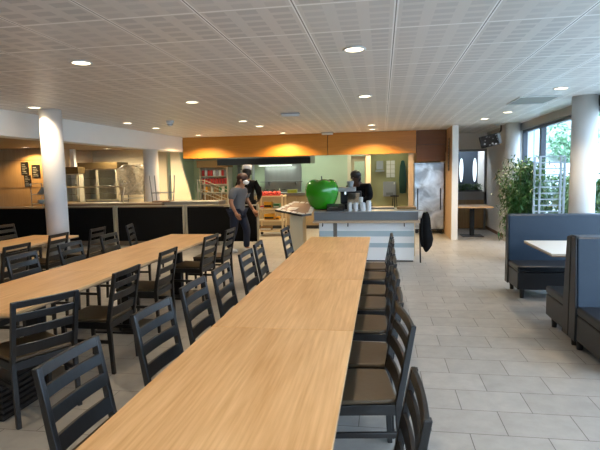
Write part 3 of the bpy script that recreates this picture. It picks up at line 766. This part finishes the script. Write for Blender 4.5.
# ------------------------------------------------------------------ white coffee counter
CY = 9.06
t = thing('coffee_counter', 'white fronted coffee counter with pale blue bands and steel ledge', 'counter', (-.31,CY,0))
MB().box(-.83,-.57,0,.62,.025,.70).box(-.50,.875,0,.62,.025,.70).build('front_panel', M['counterwhite'], t, .003)
MB().box(-.57,-.50,-.004,.02,.0,.70).build('post', M['steel_dull'], t)
m = MB()
for z0, z1 in ((.46,.56),(.26,.34)): m.box(-.83,-.57,-.004,0,z0,z1); m.box(-.50,.875,-.004,0,z0,z1)
m.build('band', M['counterblue'], t)
MB().box(-.83,.86,.03,.6,0,.025).build('plinth', M['dark'], t)
MB().box(-.93,.97,-.14,.66,.715,.745).build('shelf_board', M['tan'], t, .003)
MB().box(-.93,.95,.06,.60,.745,.895).build('upstand', mat('grey_steel_upstand', rgb(116,120,122), .5, metal=.1, noise=.06), t, .003)
MB().box(-.93,.95,.04,.95,.895,.915).build('worktop', M['steel'], t, .003)
MB().box(-.90,.93,.62,.93,0,.895).build('rear_body', M['beige'], t)
for x in (-.30,-.76,.70): 
    MB().tube([(x,-.02,.70),(x,-.03,.66),(x,-.05,.65),(x,-.055,.67)], .009, 8).build('hook', M['dark'], t)
# angled leaf with leaflets at the left end
t = thing('counter_leaf', 'angled counter leaf with chequered border left of the apple', 'counter leaf', (-1.56,9.5,0))
PL = [(-.43,-.30),(.13,-.60),(.30,-.54),(.30,.12),(-.15,.22)]
def tilt(m, dz=0):
    for v in m.bm.verts: v.co.z += .872 + (v.co.y+.6)*.24 + dz
    return m
tilt(MB().prism(PL, 'Z', -.022, 0)).build('board', M['tandark'], t, .003)
m = MB(); ctr = Vector((-.02,-.15))
for i in range(len(PL)):
    P, Q = Vector(PL[i]), Vector(PL[(i+1) % len(PL)]); L = (Q-P).length; n = max(2, round(L/.12)); d = (Q-P)/n
    nrm = Vector((-d.y,d.x)).normalized()*.075
    if nrm.dot(ctr-P) < 0: nrm = -nrm
    for k in range(n):
        a, b2 = P+d*k, P+d*(k+.68); m.prism([tuple(a),tuple(b2),tuple(b2+nrm),tuple(a+nrm)], 'Z', 0, .004)
tilt(m).build('border_tile', M['paper'], t)
tilt(MB().prism([(-.43,-.31),(.13,-.61),(.30,-.55),(.30,-.54),(.13,-.60),(-.43,-.30)], 'Z', -.03, .006)).build('front_edge', M['dark'], t)
MB().box(-.13,.10,-.42,.10,0,.885).build('body', M['beige'], t, .003)
t = thing('leaflet', 'white leaflet with dark print on the angled counter leaf', 'leaflet', (-1.66,9.25,.962)); t.rotation_euler = (math.atan(.24),0,-.35)
MB().box(-.10,.10,-.07,.07,0,.002).build('sheet', M['paper'], t)
m = MB()
for k in range(3): m.box(-.08,.06,-.05+k*.035,-.035+k*.035,.002,.0025)
m.build('printed_lines', M['dark'], t)

# green apple
t = thing('apple_sculpture', 'giant glossy green apple ornament on the coffee counter', 'ornament', (-1.13,9.45,.9255))
prof = [(0,.03),(.06,.012),(.12,.0),(.19,.03),(.245,.10),(.285,.19),(.310,.29),(.316,.37),(.305,.44),(.275,.505),(.225,.548),(.165,.560),(.11,.548),(.06,.515),(.02,.49),(0,.485)]
ap = MB().lathe(prof, 48)
for v in ap.bm.verts:
    an = math.atan2(v.co.y, v.co.x); k = 1+.018*math.cos(5*an)*(.4+ .6*(v.co.z/.56)); v.co.x *= k; v.co.y *= k
    if v.co.z > .45: v.co.z += .014*math.cos(5*an)
ap.build('apple_body', M['apple'], t, smooth=True)
MB().tube([(0,0,.47),(.005,0,.56),(.0,.01,.63)], [.012,.010,.013], 8).build('stalk', M['dark'], t)
tag(MB().box(-1.52,-.94,9.2,9.72,.9155,.925).build('serving_board', M['beige'], bevel=.003), 'pale board under the green apple', 'board')
# dark knick-knacks, grinder and espresso machine
t = thing('card_reader', 'squat black till box at the foot of the apple', 'till', (-.84,9.16,.916), .05)
MB().prism([(-.10,0),(.10,0),(.10,.13),(-.04,.09),(-.10,.03)], 'X', -.16, .16).build('case', M['dark'], t, .01); MB().box(-.12,.04,-.06,.04,.06,.075).build('keypad', M['greypanel'], t)
t = thing('coffee_machine', 'black and steel espresso machine beside the canisters', 'coffee machine', (-.60,9.68,.916))
MB().box(-.20,.20,-.12,.22,.0,.10).build('drip_base', M['dark'], t, .008)
MB().box(-.20,.20,.06,.22,.10,.34).build('body', M['dark'], t, .008)
MB().box(-.22,.10,-.16,.22,.34,.42).build('head', M['steel'], t, .01)
MB().prism([(-.13,.10),(-.12,.10),(.02,.30),(.01,.31)], 'X', -.05, .18).build('side_chute', M['chrome'], t)
MB().tube([(-.1,-.1,.34),(-.1,-.1,.28)], .03, 14).build('group_head', M['chrome'], t)
MB().tube([(-.1,-.1,.29),(-.1,-.24,.27)], .011, 8).build('portafilter', M['dark'], t)
MB().lathe([(0,.42),(.05,.42),(.07,.52),(.06,.54),(0,.54)], 16).build('bean_hopper', M['greypanel'], t)
for k, (x, lab) in enumerate(((-.585,'leftmost white canister in the row beside the coffee machine'),(-.475,'second white canister from left beside the coffee machine'),(-.345,'wider third canister from left on the coffee counter'),(-.24,'tallest white canister at the right end of the row'))):
    t = thing('canister', lab, 'canister', (x,9.22,.916), 0, 'canisters on the coffee counter'); r = .045 if k != 2 else .055; h = .13 if k < 3 else .165
    MB().lathe([(0,0),(r,0),(r,h),(r*.9,h+.006),(0,h+.006)], 20).build('tin', M['whitemetal'], t, smooth=False); MB().cyl(0,0,h+.006,h+.02,r*.82,18).build('lid', M['steel'], t)
t = thing('paper_cup_stack', 'tall stack of white cups behind the canisters', 'cup stack', (-.39,9.40,.916))
MB().lathe([(0,0),(.03,0),(.042,.24),(.040,.24),(.0,.23)], 18).build('cups', M['paper'], t, smooth=True)
tag(MB().box(.28,.63,9.48,9.72,.916,.955).build('cutting_board', M['cardboard'], bevel=.006), 'light wooden board lying at the right end of the counter', 'cutting board')
t = thing('steel_tray', 'long flat steel tray behind the canisters on the counter', 'tray', (-.02,9.7,.916))
MB().box(-.22,.25,-.14,.14,0,.03).build('tray', M['steel_dull'], t, .005); MB().box(-.2,.23,-.12,.12,.03,.034).build('liner', M['tan'], t)
# coat on the counter's end
t = thing('hanging_coat', 'black coat hanging on the right end of the coffee counter', 'coat', (.745,8.93,0))
m = MB(); prof = [(.90,.03,.03),(.86,.055,.05),(.78,.075,.055),(.6,.09,.06),(.42,.105,.065),(.30,.085,.06),(.22,.04,.045)]
R = []
for z, rx, ry in prof:
    R.append([m.bm.verts.new((rx*math.cos(2*PI*i/16)*(1+.15*math.cos(3*2*PI*i/16)) + (.02 if z < .5 else 0), ry*math.sin(2*PI*i/16), z+.015*math.cos(2*2*PI*i/16))) for i in range(16)])
for A, B in zip(R, R[1:]):
    for i in range(16): m.bm.faces.new((A[i],A[(i+1)%16],B[(i+1)%16],B[i]))
m.bm.faces.new(R[0]); m.bm.faces.new(R[-1]); m.build('coat_body', M['chefblack'], t, smooth=True)
MB().tube([(-.055,-.02,.80),(-.07,-.04,.55),(-.045,-.03,.30)], [.03,.032,.026], 10).build('sleeve', M['chefblack'], t, smooth=True)
MB().tube([(0,0,.88),(0,.03,.92),(-.06,.09,.925),(-.12,.10,.921)], .006, 6).build('hanger_hook', M['chrome'], t)
tag(MB().tube([(.67,8.985,.0),(.655,9.0,.70)], .013, 8).build('walking_stick', M['dark'], bevel=0), 'thin black stick leaning under the coat at counter end', 'stick')

# film covered refrigerator
t = thing('upright_refrigerator', 'tall steel refrigerator still in crinkled film, on castors', 'refrigerator', (1.20,13.32,0))
MB().box(-.375,.375,0,.70,.12,1.84).build('cabinet_body', M['foil'], t, .006)
MB().box(-.37,.37,-.035,-.002,.17,1.80).build('door', M['foil'], t, .008)
d = t.children[-1]
MB().box(-.30,-.275,-.075,-.035,.62,1.18).build('handle', M['dark'], d, .004); MB().box(.27,.295,-.075,-.035,.62,1.18).build('handle', M['dark'], d, .004)
for a in (-.3,.3):
    for b in (.08,.6): MB().tube([(a,b-.02,.05),(a,b+.02,.05)], .05, 14).build('castor', M['dark'], t)
MB().box(-.36,.36,.0,.68,.09,.12).build('base_frame', M['dark'], t)
# sign on the partition panel
t = thing('menu_sign', 'tall narrow black sign on the wooden partition panel', 'sign', (1.598,12.6,1.62))
MB().box(-.015,0,-.10,.10,0,.78).build('board', M['dark'], t, .002)
m = MB()
for k in range(9): m.box(-.017,-.015,-.07,.05-(k%3)*.02,.06+k*.08,.085+k*.08)
m.build('lettering_line', M['greypanel'], t)

# television on a ceiling arm
t = thing('wall_television', 'small tilted television on bracket in the rear right corner', 'television', (2.42,12.1,2.28), 0); t.scale = (1.12,1.12,1.05)
rot = (math.radians(14), math.radians(-13), math.radians(-14))
b = MB().box(-.18,.18,-.035,.035,-.125,.125).build('casing', M['dark'], t, .01, rot=rot)
MB().box(.16,.23,-.02,.10,-.115,.115).build('rear_housing', M['greypanel'], b, .01)
scr = mat('camera_grid_screen', rgb(12,12,14), .2, noise=.05)
nt = scr.node_tree; n = nt.nodes; vo = n.new('ShaderNodeTexVoronoi'); vo.inputs['Scale'].default_value = 13; tc = n.new('ShaderNodeTexCoord')
cr = n.new('ShaderNodeValToRGB'); cr.color_ramp.elements[0].position = .12; cr.color_ramp.elements[0].color = (.8,.82,.85,1); cr.color_ramp.elements[1].position = .34; cr.color_ramp.elements[1].color = (.01,.01,.012,1)
nt.links.new(tc.outputs['Object'], vo.inputs['Vector']); nt.links.new(vo.outputs['Distance'], cr.inputs[0]); nt.links.new(cr.outputs[0], n['Principled BSDF'].inputs['Emission Color']); n['Principled BSDF'].inputs['Emission Strength'].default_value = .35
MB().box(-.165,.165,-.038,-.035,-.11,.11).build('screen', scr, b)
MB().tube([(.12,.05,.05),(.24,.08,.22),(.24,.08,.35)], .013, 8).build('bracket_arm', M['dark'], t)
MB().tube([(.10,.0,.335),(.36,.02,.335)], .010, 8).build('ceiling_rail', M['whitemetal'], t)

# corridor window bench with planter and lit oval slots
for k, (x, lab) in enumerate(((2.38,'left tall oval glazed opening glowing in corridor wall'),(2.77,'right tall oval glazed opening glowing in corridor wall'))):
    t = thing('oval_window', lab, 'window', (x,15.86,1.63), 0, 'oval openings in the corridor wall')
    m = MB(); ring = [(.055*math.cos(2*PI*i/28), .36*math.sin(2*PI*i/28)) for i in range(28)]
    m.prism(ring, 'Y', 0, .02); m.build('oval_glass', M['slot'], t)
    m = MB(); r2 = [(.07*math.cos(2*PI*i/28), .38*math.sin(2*PI*i/28)) for i in range(28)]
    m.prism(r2, 'Y', .021, .035); m.build('oval_frame', M['dark'], t)
def leafball(n, fx, L=.09, W=.02, droop=.5):
    m = MB()
    for _ in range(n):
        p, d = fx(); d = Vector(d).normalized(); s = d.cross(Vector((0,0,1))); s = s.normalized() if s.length > .01 else Vector((1,0,0))
        s = (s + Vector((random.uniform(-.6,.6),)*3)*.6).normalized(); l = L*random.uniform(.7,1.3); w = W*random.uniform(.7,1.3)
        p = Vector(p); q = p+d*l*.5; e = p+d*l+Vector((0,0,-l*droop*.5))
        m.quad(p, q+s*w, e, q-s*w)
    return m
t = thing('planter_box', 'long dark planter of leafy plants in the corridor opening', 'planter', (2.43,14.80,.80))
MB().box(-.36,.36,-.08,.08,0,.26).build('box', M['pot'], t, .004)
leafball(500, lambda: ((random.uniform(-.34,.34),random.uniform(-.07,.07),random.uniform(.24,.42)),(random.uniform(-1,1),random.uniform(-1,1),random.uniform(0,1))), .08, .018).build('foliage', M['leaf'], t)

# ------------------------------------------------------------------ bamboo plant and white trellis
t = thing('potted_bamboo', 'bushy potted bamboo between television corner and trellis', 'plant', (2.42,9.50,0))
MB().lathe([(0,0),(.15,0),(.20,.34),(.205,.36),(.19,.36),(.18,.31),(0,.31)], 28).build('pot', M['pot'], t, smooth=False)
MB().lathe([(0,.325),(.18,.325),(.18,.315),(0,.315)], 20).build('soil', M['soil'], t)
stems = []
for k in range(22):
    a = random.uniform(0, 2*PI); r = random.uniform(.02,.13); h = random.uniform(1.15,1.85); lean = random.uniform(.05,.40)
    x0_, y0_ = r*math.cos(a), r*math.sin(a)
    P = [(x0_+lean*math.cos(a)*(u**1.7), y0_+lean*math.sin(a)*(u**1.7), .32+(h-.32)*u) for u in (0,.25,.5,.75,1)]
    stems.append(P)
m = MB()
for P in stems: m.tube(P, [.007,.006,.005,.004,.002], 6)
m.build('stem', M['stem'], t, smooth=True)['kind'] = 'stuff'
def bleaf():
    P = random.choice(stems); u = random.uniform(.35,4); i = min(3, int(u)); f = u-i
    p = Vector(P[i]).lerp(Vector(P[i+1]), f) + Vector((random.gauss(0,.08),random.gauss(0,.08),random.gauss(0,.04)))
    return p, (random.uniform(-1,1), random.uniform(-1,1), random.uniform(-.6,.6))
leafball(4600, bleaf, .12, .013, .9).build('foliage', M['leaf'], t)
leafball(1000, bleaf, .12, .013, .9).build('foliage', M['leaf2'], t)
t = thing('white_trellis', 'white metal grid trellis standing before the window column', 'trellis', (2.83,9.12,0), 0)
for x in (-.26,-.17,.16,.22): MB().box(x-.017,x+.017,-.015,.015,.03,1.82).build('upright', M['trellis'], t, .003)
for k in range(17): MB().box(-.25,.22,-.008,.008,.15+k*.104,.170+k*.104).build('rung', M['trellis'], t)
MB().box(-.28,.24,-.20,.20,0,.03).build('base', M['trellis'], t, .003)
t = thing('potted_ficus', 'second leafy plant partly behind the white trellis', 'plant', (2.82,10.25,0))
MB().lathe([(0,0),(.12,0),(.16,.3),(.15,.3),(.14,.27),(0,.27)], 24).build('pot', M['pot'], t)
m = MB(); st2 = []
for k in range(12):
    a = random.uniform(0,2*PI); P = [(.05*math.cos(a)+.16*math.cos(a)*u*u, .05*math.sin(a)+.24*math.sin(a)*u*u, .27+random.uniform(1.3,1.6)*u) for u in (0,.33,.66,1)]; st2.append(P); m.tube(P, [.008,.006,.004,.002], 6)
m.build('stem', M['stem'], t)
def fleaf():
    P = random.choice(st2); i = random.randint(0,2); p = Vector(P[i]).lerp(Vector(P[i+1]), random.random())+Vector((random.gauss(0,.05),random.gauss(0,.07),random.gauss(0,.04)))
    p.x = min(p.x, .22)
    return p, (random.uniform(-1,.6), random.uniform(-1,1), random.uniform(-.5,.6))
leafball(2600, fleaf, .10, .026, .5).build('foliage', M['leaf'], t)

# ------------------------------------------------------------------ people
def skin_bm(nodes, edges, sub=2):
    """grow a surface over a joint graph; nodes = {name: (x,y,z,rx,ry)}; the first node is the root"""
    names = list(nodes); me = bpy.data.meshes.new('tmp')
    me.from_pydata([nodes[k][:3] for k in names], [(names.index(a), names.index(b)) for a, b in edges], [])
    o = bpy.data.objects.new('tmp', me); C.objects.link(o)
    sk = o.modifiers.new('s', 'SKIN'); sk.use_smooth_shade = True; ss = o.modifiers.new('ss', 'SUBSURF'); ss.levels = sub; ss.render_levels = sub
    for i, k in enumerate(names):
        v = nodes[k]; me.skin_vertices[0].data[i].radius = (v[3], v[4] if len(v) > 4 else v[3]); me.skin_vertices[0].data[i].use_root = (i == 0)
    dg = bpy.context.evaluated_depsgraph_get(); dg.update(); em = bpy.data.meshes.new_from_object(o.evaluated_get(dg))
    m = MB(); m.bm.from_mesh(em); bpy.data.objects.remove(o); bpy.data.meshes.remove(me); bpy.data.meshes.remove(em)
    return m
def hand(m, w, d, side):
    """five-fingered relaxed hand hanging from wrist w in direction d"""
    w = Vector(w); d = Vector(d).normalized(); f = Vector((1,0,0)); f = (f - d*f.dot(d)).normalized(); s = d.cross(f)
    m.tube([w-d*.02, w+d*.03, w+d*.085], [.026,.036,.034], 10)
    for i, (o, l) in enumerate(((.027,.068),(.009,.078),(-.009,.072),(-.027,.056))):
        a = w+d*.08+f*o; m.tube([a, a+d*l*.5+s*side*.008, a+d*l+s*side*.024], [.0095,.009,.006], 7)
    a = w+d*.03+f*.028; m.tube([a, a+d*.035+f*.022, a+d*.065+f*.026+s*side*.01], [.012,.011,.007], 7)
def person(label, loc, rz, J, top, legs, skin, hair=None, hat=None, mask=False, shoe=None, long_sleeve=False, sc=1.0):
    t = thing('person', label, 'person', loc, rz); t.scale = (sc*(1.12 if long_sleeve else 1.16),)*2+(sc,)
    E = [('pelvis','spine'),('spine','chest'),('chest','neck'),('neck','head'),('head','crown')]
    for s in 'LR': E += [('chest','sh'+s),('sh'+s,'el'+s),('el'+s,'wr'+s),('pelvis','hip'+s),('hip'+s,'kn'+s),('kn'+s,'an'+s),('an'+s,'toe'+s)]
    rad = dict(pelvis=(.125,.10), spine=(.115,.09), chest=(.13,.10), neck=(.052,.052), head=(.082,.088), crown=(.070,.074), sh=(.058,.058), el=(.040,.040), wr=(.026,.026), hip=(.088,.088), kn=(.056,.056), an=(.038,.038), toe=(.034,.028))
    N = {k: tuple(v)+rad[k if k in rad else k[:-1]] for k, v in J.items()}
    m = skin_bm(N, E)
    for s, sg in (('L',1),('R',-1)): hand(m, J['wr'+s], Vector(J['wr'+s])-Vector(J['el'+s]), sg)
    h = Vector(J['head'])
    m.ell(h+Vector((.098,0,-.005)), (.018,.013,.022), 8, 6)                                   # nose
    m.ell(h+Vector((.084,0,-.05)), (.014,.024,.008), 8, 6)                                    # mouth
    for q in (-1,1): m.ell(h+Vector((0,q*.086,0)), (.022,.010,.032), 8, 6)                    # ears
    body = m.build('body', skin, t, smooth=True)
    e = MB()
    for q in (-1,1): e.ell(h+Vector((.083,q*.032,.03)), (.008,.012,.007), 8, 6)
    e.build('eyes', M['dark'], body)
    # clothing: looser shells over the same skeleton
    g = lambda k, a=.022: tuple(J[k]) + tuple(r+a for r in rad[k if k in rad else k[:-1]])
    S = {'spine':g('spine',.045),'chest':g('chest',.028),'belly':tuple(Vector(J['pelvis'])+Vector((-.01,0,-.15)))+(.20,.185),'collar':tuple(Vector(J['chest']).lerp(Vector(J['neck']),.55))+(.075,.075)}
    SE = [('spine','chest'),('spine','belly'),('chest','collar')]
    for s in 'LR':
        S['sh'+s] = g('sh'+s,.022)
        if long_sleeve:
            S['el'+s] = g('el'+s,.034); S['wr'+s] = g('wr'+s,.016); SE += [('chest','sh'+s),('sh'+s,'el'+s),('el'+s,'wr'+s)]
        else:
            p = Vector(J['sh'+s]).lerp(Vector(J['el'+s]), .8); S['sl'+s] = tuple(p)+(.066,.066); SE += [('chest','sh'+s),('sh'+s,'sl'+s)]
    skin_bm(S, SE).build('top', top, t, smooth=True)
    T = {'pelvis':g('pelvis',.014)}; TE = []
    for s in 'LR': T['hip'+s] = g('hip'+s,.012); T['kn'+s] = g('kn'+s,.016); T['an'+s] = tuple(Vector(J['an'+s])+Vector((0,0,.0)))+(.056,.056); TE += [('pelvis','hip'+s),('hip'+s,'kn'+s),('kn'+s,'an'+s)]
    skin_bm(T, TE).build('trousers', legs, t, smooth=True)
    for s in 'LR':
        a = Vector(J['an'+s]); b = Vector(J['toe'+s]); 
        k = MB().tube([(a.x-.06,a.y,a.z-.045),(a.x,a.y,a.z-.035),(b.x-.03,b.y,b.z-.0),(b.x+.05,b.y,b.z-.004)], [.038,.050,.044,.026], 12)
        for v in k.bm.verts: v.co.z = max(v.co.z, min(a.z,b.z)-.045)
        k.build('shoe', shoe or M['dark'], t, smooth=True)
    if hair:
        k = MB().ell(h+Vector((-.018,0,.055)), (.105,.100,.100), 18, 12)
        k.ell(h+Vector((-.055,0,-.02)), (.065,.088,.10), 14, 10); k.build('hair', hair, t, smooth=True)
    if mask:
        k = MB().ell(h+Vector((.052,0,-.036)), (.056,.066,.052), 16, 10); k.build('face_mask', M['whitecloth'], t, smooth=True)
    if hat == 'toque':
        k = MB().lathe([(0,.0),(.098,0),(.100,.06),(.104,.09),(.095,.115),(.05,.125),(0,.125)], 22, tuple(h+Vector((0,0,.085)))); k.build('hat', M['whitecloth'], t, smooth=True)
    if hat == 'cap':
        k = MB().ell(h+Vector((-.01,0,.07)), (.104,.100,.080), 16, 8); k.build('hat', M['dark'], t, smooth=True)
    return t
J = dict(pelvis=(-.02,0,.90), spine=(-.01,0,1.06), chest=(.03,0,1.26), neck=(.085,0,1.40), head=(.135,0,1.50), crown=(.13,0,1.565),
    shL=(.03,.17,1.31), elL=(.06,.23,1.06), wrL=(.20,.22,.86), shR=(.03,-.17,1.31), elR=(.02,-.25,1.05), wrR=(.12,-.24,.84),
    hipL=(-.01,.09,.84), knL=(.12,.09,.48), anL=(.10,.09,.085), toeL=(.22,.09,.045),
    hipR=(-.01,-.09,.84), knR=(-.04,-.09,.47), anR=(-.16,-.09,.085), toeR=(-.04,-.09,.045))
person('woman with auburn hair, white mask, grey t-shirt and jeans walking right', (-2.96,10.04,0), -.30, J, M['tshirt'], M['jeans'], M['skin'], hair=M['hair'], mask=True, shoe=M['shoewhite'])
J2 = dict(pelvis=(0,0,.98), spine=(0,0,1.14), chest=(.0,0,1.38), neck=(.0,0,1.53), head=(.02,0,1.645), crown=(.01,0,1.71),
    shL=(0,.19,1.43), elL=(.04,.26,1.16), wrL=(.20,.20,1.0), shR=(0,-.19,1.43), elR=(.04,-.26,1.16), wrR=(.22,-.18,1.02),
    hipL=(0,.10,.92), knL=(.02,.10,.50), anL=(-.01,.10,.085), toeL=(.12,.10,.045), hipR=(0,-.10,.92), knR=(.02,-.10,.50), anR=(-.01,-.10,.085), toeR=(.12,-.10,.045))
person('cook in black jacket and white hat standing behind the woman', (-3.20,11.70,0), 1.5, J2, M['chefblack'], M['chefblack'], M['skindark'], hair=M['hairdark'], hat='toque', long_sleeve=True)
J3 = dict(J2); J3.update(chest=(.10,0,1.34), neck=(.17,0,1.47), head=(.24,0,1.56), crown=(.24,0,1.63), shL=(.10,.19,1.38), shR=(.10,-.19,1.38), elL=(.18,.27,1.13), elR=(.20,-.27,1.13), wrL=(.36,.14,1.08), wrR=(.36,-.14,1.06))
person('staff member in black cap and jacket bending behind the coffee machine', (-.42,10.40,0), -2.0, J3, M['chefblack'], M['chefblack'], M['skindark'], hair=M['hairdark'], hat='cap', long_sleeve=True, sc=.97)

# ------------------------------------------------------------------ outside
struct(MB().box(-30,70,-25,90,-.3,-.15).build('ground_terrace', M['concrete']))
m = MB(); G = []
for i in range(26):
    row = []
    for j in range(30):
        x = 3.5+i*2.8; y = -10+j*4.2; u = min(1, max(0, (y-34)/30.0)); h = 12*(u*u*(3-2*u)) + .35*math.sin(x*.7+y*.3)+.3*math.sin(y*.5)
        row.append(m.bm.verts.new((x, y, -.12+max(0, h))))
    G.append(row)
for i in range(25):
    for j in range(29): m.bm.faces.new((G[i][j],G[i+1][j],G[i+1][j+1],G[i][j+1]))
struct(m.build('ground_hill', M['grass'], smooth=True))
def tree(loc, label, s=1):
    t = thing('tree', label, 'tree', loc, random.uniform(0,6), 'trees on the hillside outside'); t.scale = (s,s,s)
    MB().tube([(0,0,-.3),(.05,0,1.2),(0,.08,2.4),(.1,0,3.6)], [.16,.12,.09,.05], 8).build('trunk', M['bark'], t, smooth=True)
    def f():
        c = random.choice(cl); v = Vector((random.gauss(0,1),random.gauss(0,1),random.gauss(0,1))).normalized()*random.uniform(.6,1)*c[3]
        return Vector(c[:3])+v, (v.x+random.uniform(-.5,.5), v.y, random.uniform(-.5,.5))
    cl = [(random.uniform(-1,1),random.uniform(-1,1),random.uniform(2.2,4.2),random.uniform(.7,1.2)) for _ in range(8)]
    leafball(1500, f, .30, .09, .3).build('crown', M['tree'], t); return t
TP = [(14.5,42),(11.5,44),(17.5,46),(13.5,50),(20,52),(16.5,56),(23,58),(14,60),(19,64),(26,66),(22,44),(26,50)]
tl = ['left','right']
t0 = tree((TP[0][0],TP[0][1],0), 'pale green leafy tree on the hillside seen through the far window', 1.1)
for x, y in TP[1:]:
    u = min(1, max(0, (y-34)/30.0)); s = random.uniform(.9,1.5)
    c = dup(t0, (x,y,12*(u*u*(3-2*u))-.2), random.uniform(0,6)); c.scale = (s,s,s)
for k, (x, y, lab) in enumerate(((3.95,9.5,'leafy shrub close outside the window behind the trellis'),(4.05,11.15,'leafy shrub outside the window just left of the nearest one'),(4.2,12.8,'leafy shrub outside the window, farthest of the three'))):
    t = thing('outdoor_shrub', lab, 'shrub', (x,y,-.15), 0)
    MB().tube([(0,0,0),(.03,0,.7),(0,.05,1.2)], [.04,.03,.015], 8).build('stem', M['bark'], t)
    def sf():
        v = Vector((random.gauss(0,1),random.gauss(0,1),random.gauss(0,1))).normalized()*random.uniform(.5,1)
        return Vector((v.x*.45, v.y*.7, .95+v.z*.75)), (v.x+random.uniform(-.5,.5), v.y, random.uniform(-.6,.6))
    leafball(1500, sf, .13, .035, .5).build('foliage', M['leaf2' if k == 1 else 'leaf'], t)
t = thing('guard_rail', 'pale road guard rail below the trees outside the window', 'guard rail', (12,35,0.05))
MB().box(-7,9,-.04,.04,1.62,1.95).build('rail', M['whitemetal'], t)
for k in range(9): MB().box(-7+k*2-.05,-7+k*2+.05,-.02,.08,-.15,1.9).build('post', M['whitemetal'], t)
t = thing('neighbouring_building', 'pale blue building seen in the leftmost window pane', 'building', (6.3,26,-.15))
MB().box(-2.0,1.0,0,6,0,7).build('wall', M['facade'], t); MB().box(-2.1,1.1,-.1,6.1,7,7.2).build('roof', M['greypanel'], t)
for k in range(2): MB().box(-1.5+k*1.2,-.8+k*1.2,-.03,0,4.2,5.6).build('window', M['darkblue'], t)

# ------------------------------------------------------------------ light
def area(name, loc, rot, sx, sy, e, col):
    l = bpy.data.lights.new(name, 'AREA'); l.shape = 'RECTANGLE'; l.size = sx; l.size_y = sy; l.energy = e; l.color = col
    o = bpy.data.objects.new(name, l); C.objects.link(o); o.location = loc; o.rotation_euler = rot; return o
def tube_light(x, y, z, L, label, e, col):
    t = thing('strip_light', label, 'ceiling light', (x,y,z), 0, 'kitchen strip lights')
    MB().box(-L/2,L/2,-.08,.08,0,.04).build('housing', M['whitemetal'], t)
    MB().box(-L/2+.02,L/2-.02,-.06,.06,-.012,0).build('diffuser', mat('strip_lens', (1,1,1,1), .5, emis=col+(1,), es=3, noise=.01), t)
    a = area('strip_glow', (0,0,-.02), (0,0,0), L-.05, .12, e, col); a.parent = t
for x, y, z, lab in ((-2.2,15.5,2.61,'kitchen strip light hidden above the cooking block'),(-4.3,14.0,2.61,'kitchen strip light hidden over the drinks cabinet'),(-.9,13.9,2.61,'kitchen strip light hidden behind the bulkhead at centre'),(-3.4,15.9,1.9,'kitchen strip light under the hood at the splashback')):
    tube_light(x, y, z, 1.1, lab, (12 if z > 2 else 6), (.86,1,.84))
tube_light(.25, 14.3, 2.61, .6, 'pantry strip light hidden above the olive wall', 3, (.95,1,.75))
tube_light(-.67, 15.8, 2.4, .4, 'strip light in the room behind the pale kitchen door', 5, (1,.95,.75))
tube_light(2.2, 15.3, 2.61, .5, 'strip light in the corridor behind the rear opening', 16, (.8,.9,1))

# daylight sky
w = bpy.data.worlds.new('sky'); SC.world = w; w.use_nodes = True; nt = w.node_tree; n = nt.nodes; bg = n['Background']
sky = n.new('ShaderNodeTexSky'); sky.sky_type = 'HOSEK_WILKIE'; sky.turbidity = 6; sky.ground_albedo = .5
sky.sun_direction = Vector((.5,-.5,.7)).normalized()
mx = n.new('ShaderNodeMix'); mx.data_type = 'RGBA'; mx.inputs[0].default_value = .75; mx.inputs[7].default_value = (.58,.74,1,1)
nt.links.new(sky.outputs[0], mx.inputs[6]); nt.links.new(mx.outputs[2], bg.inputs[0]); bg.inputs[1].default_value = 6.6
# ------------------------------------------------------------------ camera
cam = bpy.data.cameras.new('camera'); co = bpy.data.objects.new('camera', cam); C.objects.link(co); SC.camera = co
cam.sensor_width = 36; cam.lens = 500/600*36; cam.clip_start = .05; cam.clip_end = 500
y_, p_, r_ = .1635, .1010, -.0189
cy, sy = math.cos(y_), math.sin(y_); cp, sp_ = math.cos(p_), math.sin(p_); cr_, sr = math.cos(r_), math.sin(r_)
Rz = Matrix(((cy,sy,0),(-sy,cy,0),(0,0,1))); B = Matrix(((1,0,0),(0,0,-1),(0,1,0)))
Rx = Matrix(((1,0,0),(0,cp,-sp_),(0,sp_,cp))); Rr = Matrix(((cr_,-sr,0),(sr,cr_,0),(0,0,1)))
Mx = Rr @ Rx @ B @ Rz
rot = Matrix((Mx[0], -Vector(Mx[1]), -Vector(Mx[2]))).transposed()
co.matrix_world = Matrix.Translation((0,0,1.6)) @ rot.to_4x4()

vs = SC.view_settings; vs.view_transform = 'Standard'; vs.look = 'None'; vs.gamma = 1; vs.exposure = 0.55
SC.cycles.use_denoising = True
SC.cycles.max_bounces = 8
SC.cycles.sample_clamp_indirect = 6
